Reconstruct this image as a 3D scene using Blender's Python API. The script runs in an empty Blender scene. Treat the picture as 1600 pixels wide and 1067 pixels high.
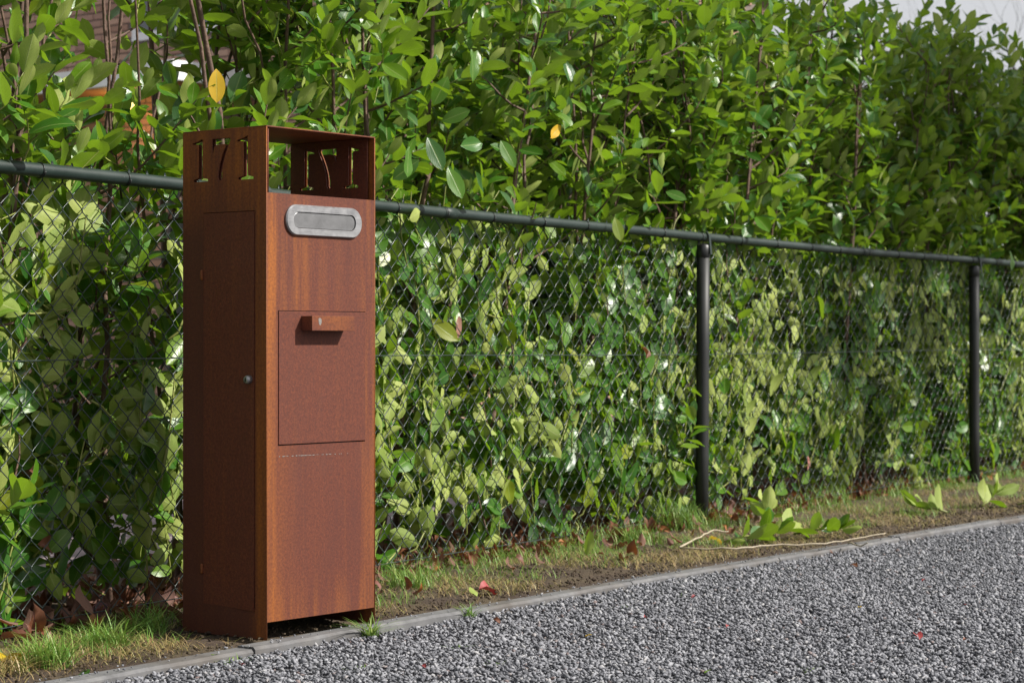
import bpy, bmesh, math, random
import numpy as np
from mathutils import Vector, Matrix, noise

random.seed(7)
rng = np.random.default_rng(11)
R = math.radians
scene = bpy.context.scene
C = scene.collection

# ------------------------------------------------------------------ camera, world, sun, exposure
FPX = 3400.0          # focal length in photo pixels (1600 wide)
CAMH = 0.637
cam_d = bpy.data.cameras.new('camera'); cam = bpy.data.objects.new('camera', cam_d); C.objects.link(cam)
cam.location = (0, 0, CAMH); cam.rotation_euler = (R(90), 0, 0)
cam_d.sensor_width = 36; cam_d.lens = 36*FPX/1600
cam_d.clip_end = 2000
cam_d.dof.use_dof = True; cam_d.dof.focus_distance = 4.75; cam_d.dof.aperture_fstop = 9.5
scene.camera = cam

SUN = Vector((0.0391, -0.0056, 0.033)).normalized()
elev = math.asin(SUN.z); azim = math.atan2(SUN.x, SUN.y)
world = bpy.data.worlds.new('World'); scene.world = world; world.use_nodes = True
wn = world.node_tree; wn.nodes.clear()
sky = wn.nodes.new('ShaderNodeTexSky'); sky.sky_type = 'NISHITA'; sky.sun_disc = False
sky.sun_elevation = elev; sky.sun_rotation = azim; sky.dust_density = 3.5; sky.air_density = 1.0; sky.ozone_density = 1.0
bgn = wn.nodes.new('ShaderNodeBackground'); bgn.inputs[1].default_value = 0.066
wo = wn.nodes.new('ShaderNodeOutputWorld')
# thin bright cloud veil over the whole sky
hs = wn.nodes.new('ShaderNodeHueSaturation'); hs.inputs['Saturation'].default_value = 0.35; hs.inputs['Value'].default_value = 1.0
tc = wn.nodes.new('ShaderNodeTexCoord'); cn = wn.nodes.new('ShaderNodeTexNoise'); cn.inputs['Scale'].default_value = 2.2; cn.inputs['Detail'].default_value = 6
cr = wn.nodes.new('ShaderNodeValToRGB'); cr.color_ramp.elements[0].position = .3; cr.color_ramp.elements[1].position = .75
cr.color_ramp.elements[0].color = (8.6, 8.7, 9.1, 1); cr.color_ramp.elements[1].color = (10.6, 10.6, 10.8, 1)
mx = wn.nodes.new('ShaderNodeMix'); mx.data_type = 'RGBA'; mx.inputs['Factor'].default_value = .6
L = wn.links.new
L(sky.outputs[0], hs.inputs['Color']); L(tc.outputs['Generated'], cn.inputs['Vector']); L(cn.outputs['Fac'], cr.inputs[0])
L(hs.outputs[0], mx.inputs['A']); L(cr.outputs[0], mx.inputs['B']); L(mx.outputs['Result'], bgn.inputs[0]); L(bgn.outputs[0], wo.inputs[0])
sl = bpy.data.lights.new('sun', 'SUN'); sl.energy = 5.0; sl.angle = R(0.5); sl.color = (1, .95, .87)
so = bpy.data.objects.new('sun', sl); C.objects.link(so); so.location = (6, -2, 8)
so.rotation_euler = (-SUN).to_track_quat('-Z', 'Y').to_euler()
scene.render.engine = 'CYCLES'
scene.view_settings.view_transform = 'Standard'; scene.view_settings.look = 'None'
scene.view_settings.exposure = 0.56; scene.view_settings.gamma = 1.0; scene.view_settings.use_curve_mapping = False

# ------------------------------------------------------------------ helpers
def tag(o, label=None, cat=None, group=None, kind=None):
    if label: o['label'] = label
    if cat: o['category'] = cat
    if group: o['group'] = group
    if kind: o['kind'] = kind
    return o
def empty(name, loc=(0, 0, 0), rz=0, parent=None):
    o = bpy.data.objects.new(name, None); C.objects.link(o); o.location = loc; o.rotation_euler = (0, 0, rz)
    o.empty_display_size = .05
    if parent: o.parent = parent
    return o
def link(name, me, parent=None, loc=None):
    o = bpy.data.objects.new(name, me); C.objects.link(o)
    if parent: o.parent = parent
    if loc is not None: o.location = loc
    return o
def smooth(me, on=True):
    me.polygons.foreach_set('use_smooth', [on]*len(me.polygons))
class MB:
    def __init__(s): s.v = []; s.f = []; s.m = []
    def add(s, vs, fs, mi=0):
        b = len(s.v); s.v += [tuple(v) for v in vs]; s.f += [tuple(b+i for i in f) for f in fs]; s.m += [mi]*len(fs); return s
    def box(s, x0, x1, y0, y1, z0, z1, mi=0):
        return s.add([(x0,y0,z0),(x1,y0,z0),(x1,y1,z0),(x0,y1,z0),(x0,y0,z1),(x1,y0,z1),(x1,y1,z1),(x0,y1,z1)],
              [(0,3,2,1),(4,5,6,7),(0,1,5,4),(1,2,6,5),(2,3,7,6),(3,0,4,7)], mi)
    def tube(s, pts, rad, n=6, mi=0, cap=True):
        pts = [Vector(p) for p in pts]; N = len(pts)
        if not hasattr(rad, '__len__'): rad = [rad]*N
        up = None; vs = []; fs = []
        for i, p in enumerate(pts):
            t = (pts[min(i+1, N-1)] - pts[max(i-1, 0)])
            if t.length < 1e-9: t = Vector((0, 0, 1))
            t.normalize()
            if up is None:
                up = t.orthogonal().normalized()
            up = (up - t*up.dot(t))
            if up.length < 1e-6: up = t.orthogonal()
            up.normalize(); b = t.cross(up)
            for k in range(n):
                a = 2*math.pi*k/n; vs.append(p + (up*math.cos(a) + b*math.sin(a))*rad[i])
        for i in range(N-1):
            for k in range(n):
                k2 = (k+1) % n; fs.append((i*n+k, i*n+k2, (i+1)*n+k2, (i+1)*n+k))
        if cap:
            fs.append(tuple(range(n-1, -1, -1))); fs.append(tuple((N-1)*n+k for k in range(n)))
        return s.add(vs, fs, mi)
    def build(s, name, mats, parent=None, sm=False, bevel=0, loc=None):
        me = bpy.data.meshes.new(name); me.from_pydata(s.v, [], s.f)
        if not isinstance(mats, (list, tuple)): mats = [mats]
        for m in mats: me.materials.append(m)
        if len(mats) > 1: me.polygons.foreach_set('material_index', s.m)
        if bevel:
            bm = bmesh.new(); bm.from_mesh(me)
            es = [e for e in bm.edges if len(e.link_faces) == 2 and e.calc_face_angle(0) > .6]
            bmesh.ops.bevel(bm, geom=es, offset=bevel, segments=2, profile=.5, affect='EDGES')
            bm.to_mesh(me); bm.free()
        if sm: smooth(me)
        me.update()
        return link(name, me, parent, loc)
def np_mesh(name, V, F, mat, uv=None, sm=False):
    """V (n,3), F (m,k) uniform polygons."""
    me = bpy.data.meshes.new(name); k = F.shape[1]
    me.vertices.add(len(V)); me.vertices.foreach_set('co', V.astype(np.float32).ravel())
    me.loops.add(F.size); me.loops.foreach_set('vertex_index', F.astype(np.int32).ravel())
    me.polygons.add(len(F)); me.polygons.foreach_set('loop_start', np.arange(0, F.size, k, dtype=np.int32))
    if sm: me.polygons.foreach_set('use_smooth', np.ones(len(F), dtype=bool))
    if uv is not None:
        l = me.uv_layers.new(name='UVMap'); l.data.foreach_set('uv', uv.astype(np.float32).ravel())
    me.materials.append(mat); me.update(calc_edges=True); me.validate()
    return me

# ------------------------------------------------------------------ materials
def newmat(name):
    m = bpy.data.materials.new(name); m.use_nodes = True; nt = m.node_tree
    return m, nt, nt.nodes['Principled BSDF'], nt.nodes['Material Output']
def N(nt, t, **kw):
    n = nt.nodes.new(t)
    for k, v in kw.items():
        if k in n.inputs: n.inputs[k].default_value = v
        else: setattr(n, k, v)
    return n
def ramp(nt, src, stops):
    r = nt.nodes.new('ShaderNodeValToRGB'); e = r.color_ramp.elements
    while len(e) < len(stops): e.new(.5)
    for i, (p, c) in enumerate(stops): e[i].position = p; e[i].color = (*c, 1) if len(c) == 3 else c
    if src: nt.links.new(src, r.inputs[0])
    return r.outputs[0]
def g(v): return (v, v, v)
def mixc(nt, f, a, b, mode='MIX'):
    m = nt.nodes.new('ShaderNodeMix'); m.data_type = 'RGBA'; m.blend_type = mode
    for s, v in (('Factor', f), ('A', a), ('B', b)):
        if hasattr(v, 'is_linked') or hasattr(v, 'links'): nt.links.new(v, m.inputs[s])
        else: m.inputs[s].default_value = v if s == 'Factor' else (*v, 1)
    return m.outputs['Result']
def math_(nt, op, a, b=None, c=None, clamp=False):
    m = nt.nodes.new('ShaderNodeMath'); m.operation = op; m.use_clamp = clamp
    for i, v in enumerate((a, b, c)):
        if v is None: continue
        if isinstance(v, (int, float)): m.inputs[i].default_value = v
        else: nt.links.new(v, m.inputs[i])
    return m.outputs[0]
def noise_(nt, vec, scale, detail=4, rough=.55):
    n = N(nt, 'ShaderNodeTexNoise', Scale=scale, Detail=detail, Roughness=rough)
    if vec: nt.links.new(vec, n.inputs['Vector'])
    return n.outputs['Fac']
def mapping(nt, vec, scale, loc=(0, 0, 0)):
    m = nt.nodes.new('ShaderNodeMapping'); m.inputs['Scale'].default_value = scale; m.inputs['Location'].default_value = loc
    nt.links.new(vec, m.inputs['Vector']); return m.outputs[0]
def bump(nt, h, strength, dist, bsdf):
    b = N(nt, 'ShaderNodeBump', Strength=strength, Distance=dist); nt.links.new(h, b.inputs['Height'])
    nt.links.new(b.outputs[0], bsdf.inputs['Normal']); return b
def objco(nt): return nt.nodes.new('ShaderNodeTexCoord').outputs['Object']
def sep(nt, vec):
    s = nt.nodes.new('ShaderNodeSeparateXYZ'); nt.links.new(vec, s.inputs[0]); return s.outputs

def plain(name, col, rough=.5, metal=0, var=.15, scale=20, bmp=0):
    m, nt, b, o = newmat(name); co = objco(nt)
    n = noise_(nt, co, scale, 5)
    c = ramp(nt, n, [(.3, tuple(x*(1-var) for x in col)), (.7, tuple(min(1, x*(1+var)) for x in col))])
    nt.links.new(c, b.inputs['Base Color']); b.inputs['Roughness'].default_value = rough; b.inputs['Metallic'].default_value = metal
    if bmp: bump(nt, n, bmp, .01, b)
    return m

def corten(name, mode):
    """Weathered steel: brown-purple ground, orange runs; mode decides where the orange wear sits (object space of the box)."""
    m, nt, b, o = newmat(name); co = objco(nt); x, y, z = sep(nt, co)
    grain = noise_(nt, co, 620, 2, .7)
    mid = noise_(nt, co, 170, 4, .6)
    streak = noise_(nt, mapping(nt, co, (38, 38, 1.6)), 1.0, 5, .6)
    fine = noise_(nt, mapping(nt, co, (230, 230, 9)), 1.0, 3, .6)
    blotch = noise_(nt, co, 7, 4, .55)
    base = ramp(nt, math_(nt, 'ADD', math_(nt, 'MULTIPLY', grain, .55), math_(nt, 'MULTIPLY', mid, .45)),
                [(.36, (.056, .0145, .0090)), (.5, (.102, .0250, .0130)), (.66, (.165, .043, .0180))])
    base = mixc(nt, math_(nt, 'MULTIPLY', ramp(nt, fine, [(.4, g(0)), (.7, g(1))]), .35), base, (.085, .027, .018))
    orange = ramp(nt, mid, [(.3, (.165, .046, .008)), (.7, (.31, .095, .012))])
    if mode == 'front':
        edge = ramp(nt, x, [(0.0, g(1)), (.026, g(.8)), (.034, g(.3)), (.10, g(.05)), (.2, g(0))])
        hi = ramp(nt, math_(nt, 'MULTIPLY', z, .9), [(.50, g(.0)), (.60, g(.25)), (.66, g(.6)), (.80, g(.5)), (.87, g(.15))])
        st = ramp(nt, streak, [(.42, g(0)), (.60, g(1))])
        midst = ramp(nt, x, [(.02, g(1)), (.12, g(.9)), (.17, g(.25)), (.345, g(.2))])
        a = math_(nt, 'MULTIPLY', math_(nt, 'MULTIPLY', hi, st), midst)
        f = math_(nt, 'ADD', math_(nt, 'MULTIPLY', edge, math_(nt, 'ADD', math_(nt, 'MULTIPLY', st, .45), .42)), a, clamp=True)
        low = ramp(nt, z, [(.04, g(.4)), (.14, g(0))])
        f = math_(nt, 'ADD', f, math_(nt, 'MULTIPLY', low, st), clamp=True)
        rgt = ramp(nt, x, [(.295, g(0)), (.31, g(.30)), (.345, g(.5))])
        runs = ramp(nt, noise_(nt, mapping(nt, co, (75, 75, .9)), 1.0, 4, .6), [(.60, g(0)), (.76, g(.16))])
        f = math_(nt, 'ADD', f, math_(nt, 'ADD', math_(nt, 'MULTIPLY', rgt, st), runs), clamp=True)
        dk = ramp(nt, noise_(nt, mapping(nt, co, (14, 14, 3), (3, 1, 7)), 1.0, 4, .6), [(.50, g(0)), (.72, g(.40))])
        base = mixc(nt, dk, base, (.060, .017, .014))
    elif mode == 'side':
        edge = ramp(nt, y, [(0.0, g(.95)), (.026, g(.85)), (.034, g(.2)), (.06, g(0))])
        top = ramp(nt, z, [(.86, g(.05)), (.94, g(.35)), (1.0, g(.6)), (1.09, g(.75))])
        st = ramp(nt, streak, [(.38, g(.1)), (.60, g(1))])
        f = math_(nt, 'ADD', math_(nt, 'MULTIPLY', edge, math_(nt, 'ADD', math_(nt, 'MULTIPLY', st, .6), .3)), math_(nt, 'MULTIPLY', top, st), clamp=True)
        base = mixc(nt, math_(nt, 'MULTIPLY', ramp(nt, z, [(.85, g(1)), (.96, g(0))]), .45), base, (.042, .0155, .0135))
    elif mode == 'plate':
        st = ramp(nt, streak, [(.55, g(0)), (.78, g(.16))]); f = st
    else:
        f = ramp(nt, blotch, [(.35, g(0)), (.7, g(.75))])
    col = mixc(nt, f, base, orange)
    # pale dusty bloom
    col = mixc(nt, math_(nt, 'MULTIPLY', ramp(nt, blotch, [(.55, g(0)), (.8, g(1))]), .12), col, (.12, .055, .047))
    nt.links.new(col, b.inputs['Base Color'])
    b.inputs['Roughness'].default_value = .68; b.inputs['Specular IOR Level'].default_value = .35
    bump(nt, math_(nt, 'ADD', grain, math_(nt, 'MULTIPLY', mid, .6)), .22, .0012, b)
    return m
M = {}
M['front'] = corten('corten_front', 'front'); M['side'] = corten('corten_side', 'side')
M['door'] = corten('corten_door', 'plate'); M['rust'] = corten('corten_bright', 'any')

def steel():
    m, nt, b, o = newmat('brushed_steel'); co = objco(nt)
    n = noise_(nt, mapping(nt, co, (12, 60, 400)), 1, 3); bl = noise_(nt, co, 60, 4)
    nt.links.new(ramp(nt, bl, [(.2, (.27, .27, .28)), (.8, (.36, .36, .37))]), b.inputs['Base Color'])
    b.inputs['Metallic'].default_value = .85
    nt.links.new(ramp(nt, math_(nt, 'MULTIPLY', math_(nt, 'ADD', n, bl), .5), [(.35, g(.38)), (.65, g(.58))]), b.inputs['Roughness'])
    bump(nt, n, .15, .001, b); return m
M['steel'] = steel()
M['flap'] = plain('dull_steel_flap', (.20, .20, .205), .42, .7, .12, 40, .1)
def coated():
    m, nt, b, o = newmat('green_coated_metal'); co = objco(nt)
    n = noise_(nt, co, 14, 6, .7); sp = noise_(nt, co, 180, 3, .6)
    c = ramp(nt, n, [(.35, (.008, .018, .015)), (.65, (.013, .026, .022))])
    c = mixc(nt, ramp(nt, sp, [(.70, g(0)), (.76, g(.5))]), c, (.22, .24, .22))
    nt.links.new(c, b.inputs['Base Color'])
    nt.links.new(ramp(nt, n, [(.3, g(.42)), (.7, g(.58))]), b.inputs['Roughness']); return m
M['coat'] = coated()
M['post'] = plain('black_post_coating', (.0095, .011, .011), .55, 0, .25, 20)
M['wire'] = plain('green_coated_wire', (.030, .044, .042), .30, 0, .3, 60)
M['black'] = plain('black_fitting', (.012, .013, .013), .4)

def leafmat(name, tops, unders, trans, tfac=.3, rough=.27, dry=False):
    m, nt, b, out = newmat(name)
    geo = nt.nodes.new('ShaderNodeNewGeometry'); oi = nt.nodes.new('ShaderNodeObjectInfo')
    rnd = math_(nt, 'FRACT', math_(nt, 'ADD', math_(nt, 'MULTIPLY', geo.outputs['Random Per Island'], 1.0), math_(nt, 'MULTIPLY', oi.outputs['Random'], 7.31)))
    uvn = nt.nodes.new('ShaderNodeUVMap'); uvn.uv_map = 'UVMap'
    ux, vy, _ = sep(nt, uvn.outputs[0])
    au = math_(nt, 'ABSOLUTE', math_(nt, 'SUBTRACT', ux, .5))
    rib = ramp(nt, au, [(0.0, g(1)), (.022, g(.8)), (.045, g(0))])
    lat = math_(nt, 'SINE', math_(nt, 'MULTIPLY', math_(nt, 'SUBTRACT', vy, math_(nt, 'MULTIPLY', au, .7)), 62))
    latm = ramp(nt, lat, [(.80, g(0)), (1.0, g(1))])
    t = ramp(nt, rnd, [(i/(len(tops)-1), c) for i, c in enumerate(tops)])
    u = ramp(nt, rnd, [(i/(len(unders)-1), c) for i, c in enumerate(unders)])
    co = objco(nt); spot = noise_(nt, co, 35, 3)
    t = mixc(nt, math_(nt, 'MULTIPLY', rib, .55), t, (.30, .38, .12) if not dry else tuple(x*1.5 for x in tops[-1]))
    t = mixc(nt, math_(nt, 'MULTIPLY', latm, .14), t, (.22, .32, .08) if not dry else tops[-1])
    u = mixc(nt, math_(nt, 'MULTIPLY', rib, .5), u, (.45, .48, .22) if not dry else tuple(x*1.4 for x in unders[-1]))
    u = mixc(nt, math_(nt, 'MULTIPLY', latm, .22), u, tuple(x*.75 for x in unders[0]))
    c = mixc(nt, geo.outputs['Backfacing'], t, u)
    c = mixc(nt, math_(nt, 'MULTIPLY', ramp(nt, spot, [(.35, g(0)), (.75, g(1))]), .25), c, tuple(x*.7 for x in tops[0]))
    nt.links.new(c, b.inputs['Base Color'])
    nt.links.new(math_(nt, 'ADD', math_(nt, 'ADD', math_(nt, 'MULTIPLY', geo.outputs['Backfacing'], .3), rough), math_(nt, 'MULTIPLY', spot, .14)), b.inputs['Roughness']); b.inputs['Specular IOR Level'].default_value = .42
    bump(nt, math_(nt, 'SUBTRACT', math_(nt, 'MULTIPLY', lat, .10), rib), .22, .002, b)
    tr = nt.nodes.new('ShaderNodeBsdfTranslucent')
    nt.links.new(ramp(nt, rnd, [(0, tuple(x*.75 for x in trans)), (1, trans)]), tr.inputs['Color'])
    mxs = nt.nodes.new('ShaderNodeMixShader'); mxs.inputs[0].default_value = tfac
    nt.links.new(b.outputs[0], mxs.inputs[1]); nt.links.new(tr.outputs[0], mxs.inputs[2]); nt.links.new(mxs.outputs[0], out.inputs[0])
    return m
M['leaf'] = leafmat('laurel_leaf',
    [(.014, .064, .010), (.028, .110, .011), (.050, .150, .011), (.078, .190, .010), (.036, .130, .012), (.135, .235, .012), (.020, .090, .015), (.060, .165, .011), (.22, .25, .015)],
    [(.19, .27, .050), (.27, .35, .070), (.38, .44, .110), (.30, .38, .085)], (.30, .52, .018), .28, .27)
M['yellow'] = leafmat('yellow_leaf', [(.55, .40, .02), (.70, .42, .02), (.5, .45, .04)], [(.55, .42, .06), (.6, .45, .08)], (.8, .5, .03), .35, .4)
M['dead'] = leafmat('dead_leaf', [(.085, .030, .016), (.14, .05, .022), (.20, .075, .03), (.10, .045, .035), (.26, .10, .035), (.09, .035, .03), (.38, .14, .03), (.12, .05, .06)],
    [(.13, .07, .05), (.20, .11, .075), (.16, .085, .07)], (.30, .10, .03), .15, .5, True)
M['pink'] = leafmat('pinkish_leaf', [(.40, .17, .13), (.34, .2, .15)], [(.48, .26, .22), (.40, .25, .2)], (.4, .15, .1), .15, .5, True)
M['redleaf'] = leafmat('red_petal_leaf', [(.28, .03, .03), (.35, .06, .06), (.20, .04, .05)], [(.35, .12, .12), (.3, .1, .1)], (.4, .05, .04), .15, .5, True)
def grassmat(name, cols, tfac=.25):
    m, nt, b, out = newmat(name); geo = nt.nodes.new('ShaderNodeNewGeometry')
    c = ramp(nt, geo.outputs['Random Per Island'], [(i/(len(cols)-1), k) for i, k in enumerate(cols)])
    nt.links.new(c, b.inputs['Base Color']); b.inputs['Roughness'].default_value = .5
    tr = nt.nodes.new('ShaderNodeBsdfTranslucent'); nt.links.new(mixc(nt, .5, c, (.3, .45, .05)), tr.inputs['Color'])
    mxs = nt.nodes.new('ShaderNodeMixShader'); mxs.inputs[0].default_value = tfac
    nt.links.new(b.outputs[0], mxs.inputs[1]); nt.links.new(tr.outputs[0], mxs.inputs[2]); nt.links.new(mxs.outputs[0], out.inputs[0])
    return m
M['grass'] = grassmat('grass_blade', [(.06, .17, .025), (.11, .25, .03), (.18, .32, .05), (.30, .36, .10), (.08, .20, .04)])
M['straw'] = grassmat('dry_grass', [(.30, .20, .09), (.42, .31, .14), (.22, .13, .06), (.36, .30, .12), (.20, .20, .06)], .15)
M['bark'] = plain('laurel_bark', (.115, .068, .048), .75, 0, .4, 40, .6)
M['shoot'] = plain('laurel_green_shoot', (.20, .22, .05), .5, 0, .3, 30)
M['twig'] = plain('pale_twig', (.34, .29, .21), .6, 0, .25, 60)
M['treebark'] = plain('bare_tree_bark', (.085, .075, .08), .8, 0, .3, 8)

def soil():
    m, nt, b, o = newmat('soil'); co = objco(nt)
    a = noise_(nt, co, 5, 5); f = noise_(nt, co, 90, 5, .7)
    c = ramp(nt, f, [(.3, (.028, .017, .011)), (.55, (.065, .042, .028)), (.75, (.12, .085, .055))])
    c = mixc(nt, ramp(nt, a, [(.45, g(0)), (.65, g(.6))]), c, (.13, .10, .05))
    nt.links.new(c, b.inputs['Base Color']); b.inputs['Roughness'].default_value = .95
    bump(nt, f, .9, .012, b); return m
M['soil'] = soil()
def stone():
    m, nt, b, o = newmat('gravel_stone'); geo = nt.nodes.new('ShaderNodeNewGeometry'); co = objco(nt)
    r = geo.outputs['Random Per Island']; n = noise_(nt, co, 420, 3, .6)
    c = ramp(nt, r, [(0, (.062, .065, .076)), (.35, (.135, .139, .156)), (.7, (.215, .219, .243)), (.93, (.32, .325, .35)), (.98, (.36, .355, .36)), (1, (.14, .085, .075))])
    c = mixc(nt, math_(nt, 'MULTIPLY', n, .4), c, (.185, .188, .205))
    nt.links.new(c, b.inputs['Base Color']); b.inputs['Roughness'].default_value = .85; b.inputs['Specular IOR Level'].default_value = .3
    bump(nt, n, .3, .001, b); return m
M['stone'] = stone()
def gravelbase():
    m, nt, b, o = newmat('gravel_bed'); co = objco(nt)
    v = N(nt, 'ShaderNodeTexVoronoi', Scale=75.0); nt.links.new(co, v.inputs['Vector'])
    c = ramp(nt, sep(nt, v.outputs['Color'])[0], [(0, (.04, .04, .045)), (.5, (.12, .12, .13)), (1, (.26, .26, .28))])
    nt.links.new(mixc(nt, ramp(nt, v.outputs['Distance'], [(.3, g(0)), (.75, g(1))]), c, (.02, .02, .022)), b.inputs['Base Color'])
    b.inputs['Roughness'].default_value = .8
    bump(nt, math_(nt, 'MULTIPLY', v.outputs['Distance'], -1), .9, .01, b); return m
M['gravelbed'] = gravelbase()
def concrete():
    m, nt, b, o = newmat('kerb_concrete'); co = objco(nt); oi = nt.nodes.new('ShaderNodeObjectInfo')
    n = noise_(nt, co, 18, 6, .65); f = noise_(nt, co, 400, 3); br = noise_(nt, co, 3.5, 3)
    c = ramp(nt, n, [(.3, (.070, .070, .072)), (.5, (.125, .125, .130)), (.72, (.185, .183, .180))])
    c = mixc(nt, math_(nt, 'MULTIPLY', f, .5), c, (.115, .115, .12))
    c = mixc(nt, ramp(nt, br, [(.45, g(0)), (.68, g(.75))]), c, (.075, .058, .042))
    nt.links.new(c, b.inputs['Base Color']); b.inputs['Roughness'].default_value = .85
    bump(nt, f, .3, .001, b); return m
M['concrete'] = concrete()
def brickmat():
    m, nt, b, o = newmat('brick_clay'); oi = nt.nodes.new('ShaderNodeObjectInfo'); geo = nt.nodes.new('ShaderNodeNewGeometry'); co = objco(nt)
    rnd = math_(nt, 'FRACT', math_(nt, 'ADD', geo.outputs['Random Per Island'], math_(nt, 'MULTIPLY', oi.outputs['Random'], 5.3)))
    c = ramp(nt, rnd, [(0, (.30, .17, .12)), (.3, (.40, .24, .17)), (.6, (.47, .30, .22)), (.85, (.36, .22, .17)), (1, (.27, .15, .12))])
    c = mixc(nt, math_(nt, 'MULTIPLY', noise_(nt, co, 60, 4), .3), c, (.34, .22, .18))
    nt.links.new(c, b.inputs['Base Color']); b.inputs['Roughness'].default_value = .9; return m
M['brick'] = brickmat()
M['mortar'] = plain('mortar', (.16, .13, .115), .95, 0, .2, 30)
M['white'] = plain('white_paint', (.74, .74, .76), .5, 0, .06, 5)
M['wood'] = plain('soffit_wood', (.42, .22, .09), .5, 0, .25, 9)
M['darkpaint'] = plain('dark_door_paint', (.02, .018, .018), .4)
M['roof'] = plain('roof_tile', (.07, .075, .085), .6, 0, .25, 6)
M['paving'] = plain('mauve_clay_paving', (.23, .18, .19), .85, 0, .3, 7, .2)
M['lawn'] = plain('lawn', (.045, .075, .022), .9, 0, .4, 3, .3)
def glass():
    m, nt, b, o = newmat('window_glass'); b.inputs['Base Color'].default_value = (.06, .07, .08, 1)
    b.inputs['Roughness'].default_value = .06; b.inputs['Specular IOR Level'].default_value = .8; return m
M['glass'] = glass()
def lampm():
    m, nt, b, o = newmat('lamp_glow'); b.inputs['Base Color'].default_value = (1, .8, .5, 1)
    b.inputs['Emission Color'].default_value = (1, .68, .25, 1); b.inputs['Emission Strength'].default_value = 1.6; return m
M['lamp'] = lampm()

# ------------------------------------------------------------------ survey of the place
def on_ground(px, py, z=0.0):
    d = (CAMH - z)*FPX/(py-533.5); return Vector(((px-800)/FPX*d, d, z))
class Path:
    def __init__(s, pts): s.p = [Vector(q).to_2d() for q in pts]; s.l = [0]
    def prep(s):
        s.l = [0]
        for a, b in zip(s.p, s.p[1:]): s.l.append(s.l[-1] + (b-a).length)
        return s
    def at(s, d):
        i = 0
        while i < len(s.p)-2 and d > s.l[i+1]: i += 1
        t = (s.p[i+1]-s.p[i]).normalized(); return s.p[i] + t*(d-s.l[i]), t
    def from_px(s, px):
        k = (px-800)/FPX
        best = None
        for i in range(len(s.p)-1):
            a, b = s.p[i], s.p[i+1]; t = (b-a).normalized()
            den = (t.x - k*t.y)
            if abs(den) < 1e-9: continue
            q = (k*a.y - a.x)/den
            lo = -1e9 if i == 0 else 0; hi = 1e9 if i == len(s.p)-2 else (b-a).length
            if lo-1e-6 <= q <= hi+1e-6: best = s.l[i]+q
        return best
FEN = Path([(-1.077, 4.576), (.673, 7.675), (2.105, 9.884)]).prep()
KERB = Path([(-.866, 4.125), (.264, 5.806), (1.655, 7.707)]).prep()
def backn(t): return Vector((-t.y, t.x))      # towards the hedge side
S_B = FEN.l[1]; S_C = FEN.l[2]; SPAN = S_C - S_B
S0, S1 = -1.0, S_C + 2.4

# ------------------------------------------------------------------ ground sheets
def sheet(name, pts, z, mat):
    me = bpy.data.meshes.new(name); me.from_pydata([(p[0], p[1], z) for p in pts], [], [tuple(range(len(pts)))]); me.materials.append(mat)
    o = link(name, me); o['kind'] = 'structure'; return o
sheet('ground', [(-400, -300), (400, -300), (400, 700), (-400, 700)], -.06, M['lawn'])
def kl(d, off=0):
    p, t = KERB.at(d); return p + backn(t)*off
sheet('gravel_driveway', [kl(-5, -.05), kl(0, -.05), kl(KERB.l[1], -.05), kl(KERB.l[2], -.05), kl(KERB.l[2]+14, -.05), Vector((30, 22)), Vector((30, -6)), Vector((-6, -6))], -.034, M['gravelbed'])
def fl(s, off): p, t = FEN.at(s); return p + backn(t)*off
sheet('garden_paving', [fl(-4, .85), fl(4.3, .85), fl(4.3, 15), fl(-12, 15), fl(-12, .85)], -.012, M['paving'])
# verge: soil strip from the kerb to behind the hedge, gently uneven
ns, nd = 420, 60
V = np.zeros((ns, nd, 3))
for i in range(ns):
    f = i/(ns-1); a = kl(-2.2 + f*(KERB.l[2]+6.4)); b_ = fl(-1.6 + f*(S_C+5.6), .95)
    for j in range(nd):
        q = j/(nd-1); p = a.lerp(b_, q)
        h = noise.noise((p.x*9, p.y*9, 0))*.010 + noise.noise((p.x*40, p.y*40, 3))*.005
        edge = min(1, j/5)
        V[i, j] = (p.x, p.y, -.008 + (h+.006)*edge)
idx = np.arange(ns*nd).reshape(ns, nd)
F = np.stack([idx[:-1, :-1], idx[1:, :-1], idx[1:, 1:], idx[:-1, 1:]], -1).reshape(-1, 4)
o = link('verge_soil', np_mesh('verge_soil', V.reshape(-1, 3), F, M['soil'], sm=True)); o['kind'] = 'structure'

# kerb: separate concrete stones, butt jointed
kerb = empty('kerb', (0, 0, 0)); kerb['kind'] = 'structure'
joints = [KERB.from_px(q) for q in (369, 706, 964)]
st = (joints[2]-joints[0])/2
js = [joints[0]+st*(k-3) for k in range(3)] + joints + [joints[2]+.8*(k+1) for k in range(7)]
for a, b_ in zip(js, js[1:]):
    mid = (a+b_)/2; p, t = KERB.at(mid); ln = (KERB.at(b_-.003)[0]-KERB.at(a+.003)[0]).length
    pa = KERB.at(a+.003)[0]; pb = KERB.at(b_-.003)[0]; t = (pb-pa).normalized(); nb = backn(t)
    mb = MB(); hz = random.uniform(-.003, .002)
    n_ = 12
    vs = []; fs = []
    for i in range(n_+1):
        w = pa + t*(ln*i/n_); ww = random.uniform(-.0012, .0012)
        for (q, z) in ((-.05, -.14), (-.05, -.006+ww), (-.0445+ww, 0+ww), (-.003, 0.0), (0, -.004+ww), (0, -.14)):
            pt = w + nb*q; vs.append((pt.x, pt.y, z+hz))
    for i in range(n_):
        for k in range(5): fs.append((i*6+k, i*6+k+1, (i+1)*6+k+1, (i+1)*6+k))
    fs.append(tuple(range(5, -1, -1))); fs.append(tuple(n_*6+k for k in range(6)))
    mb.add(vs, fs).build('kerb_stone', M['concrete'], kerb)

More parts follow.
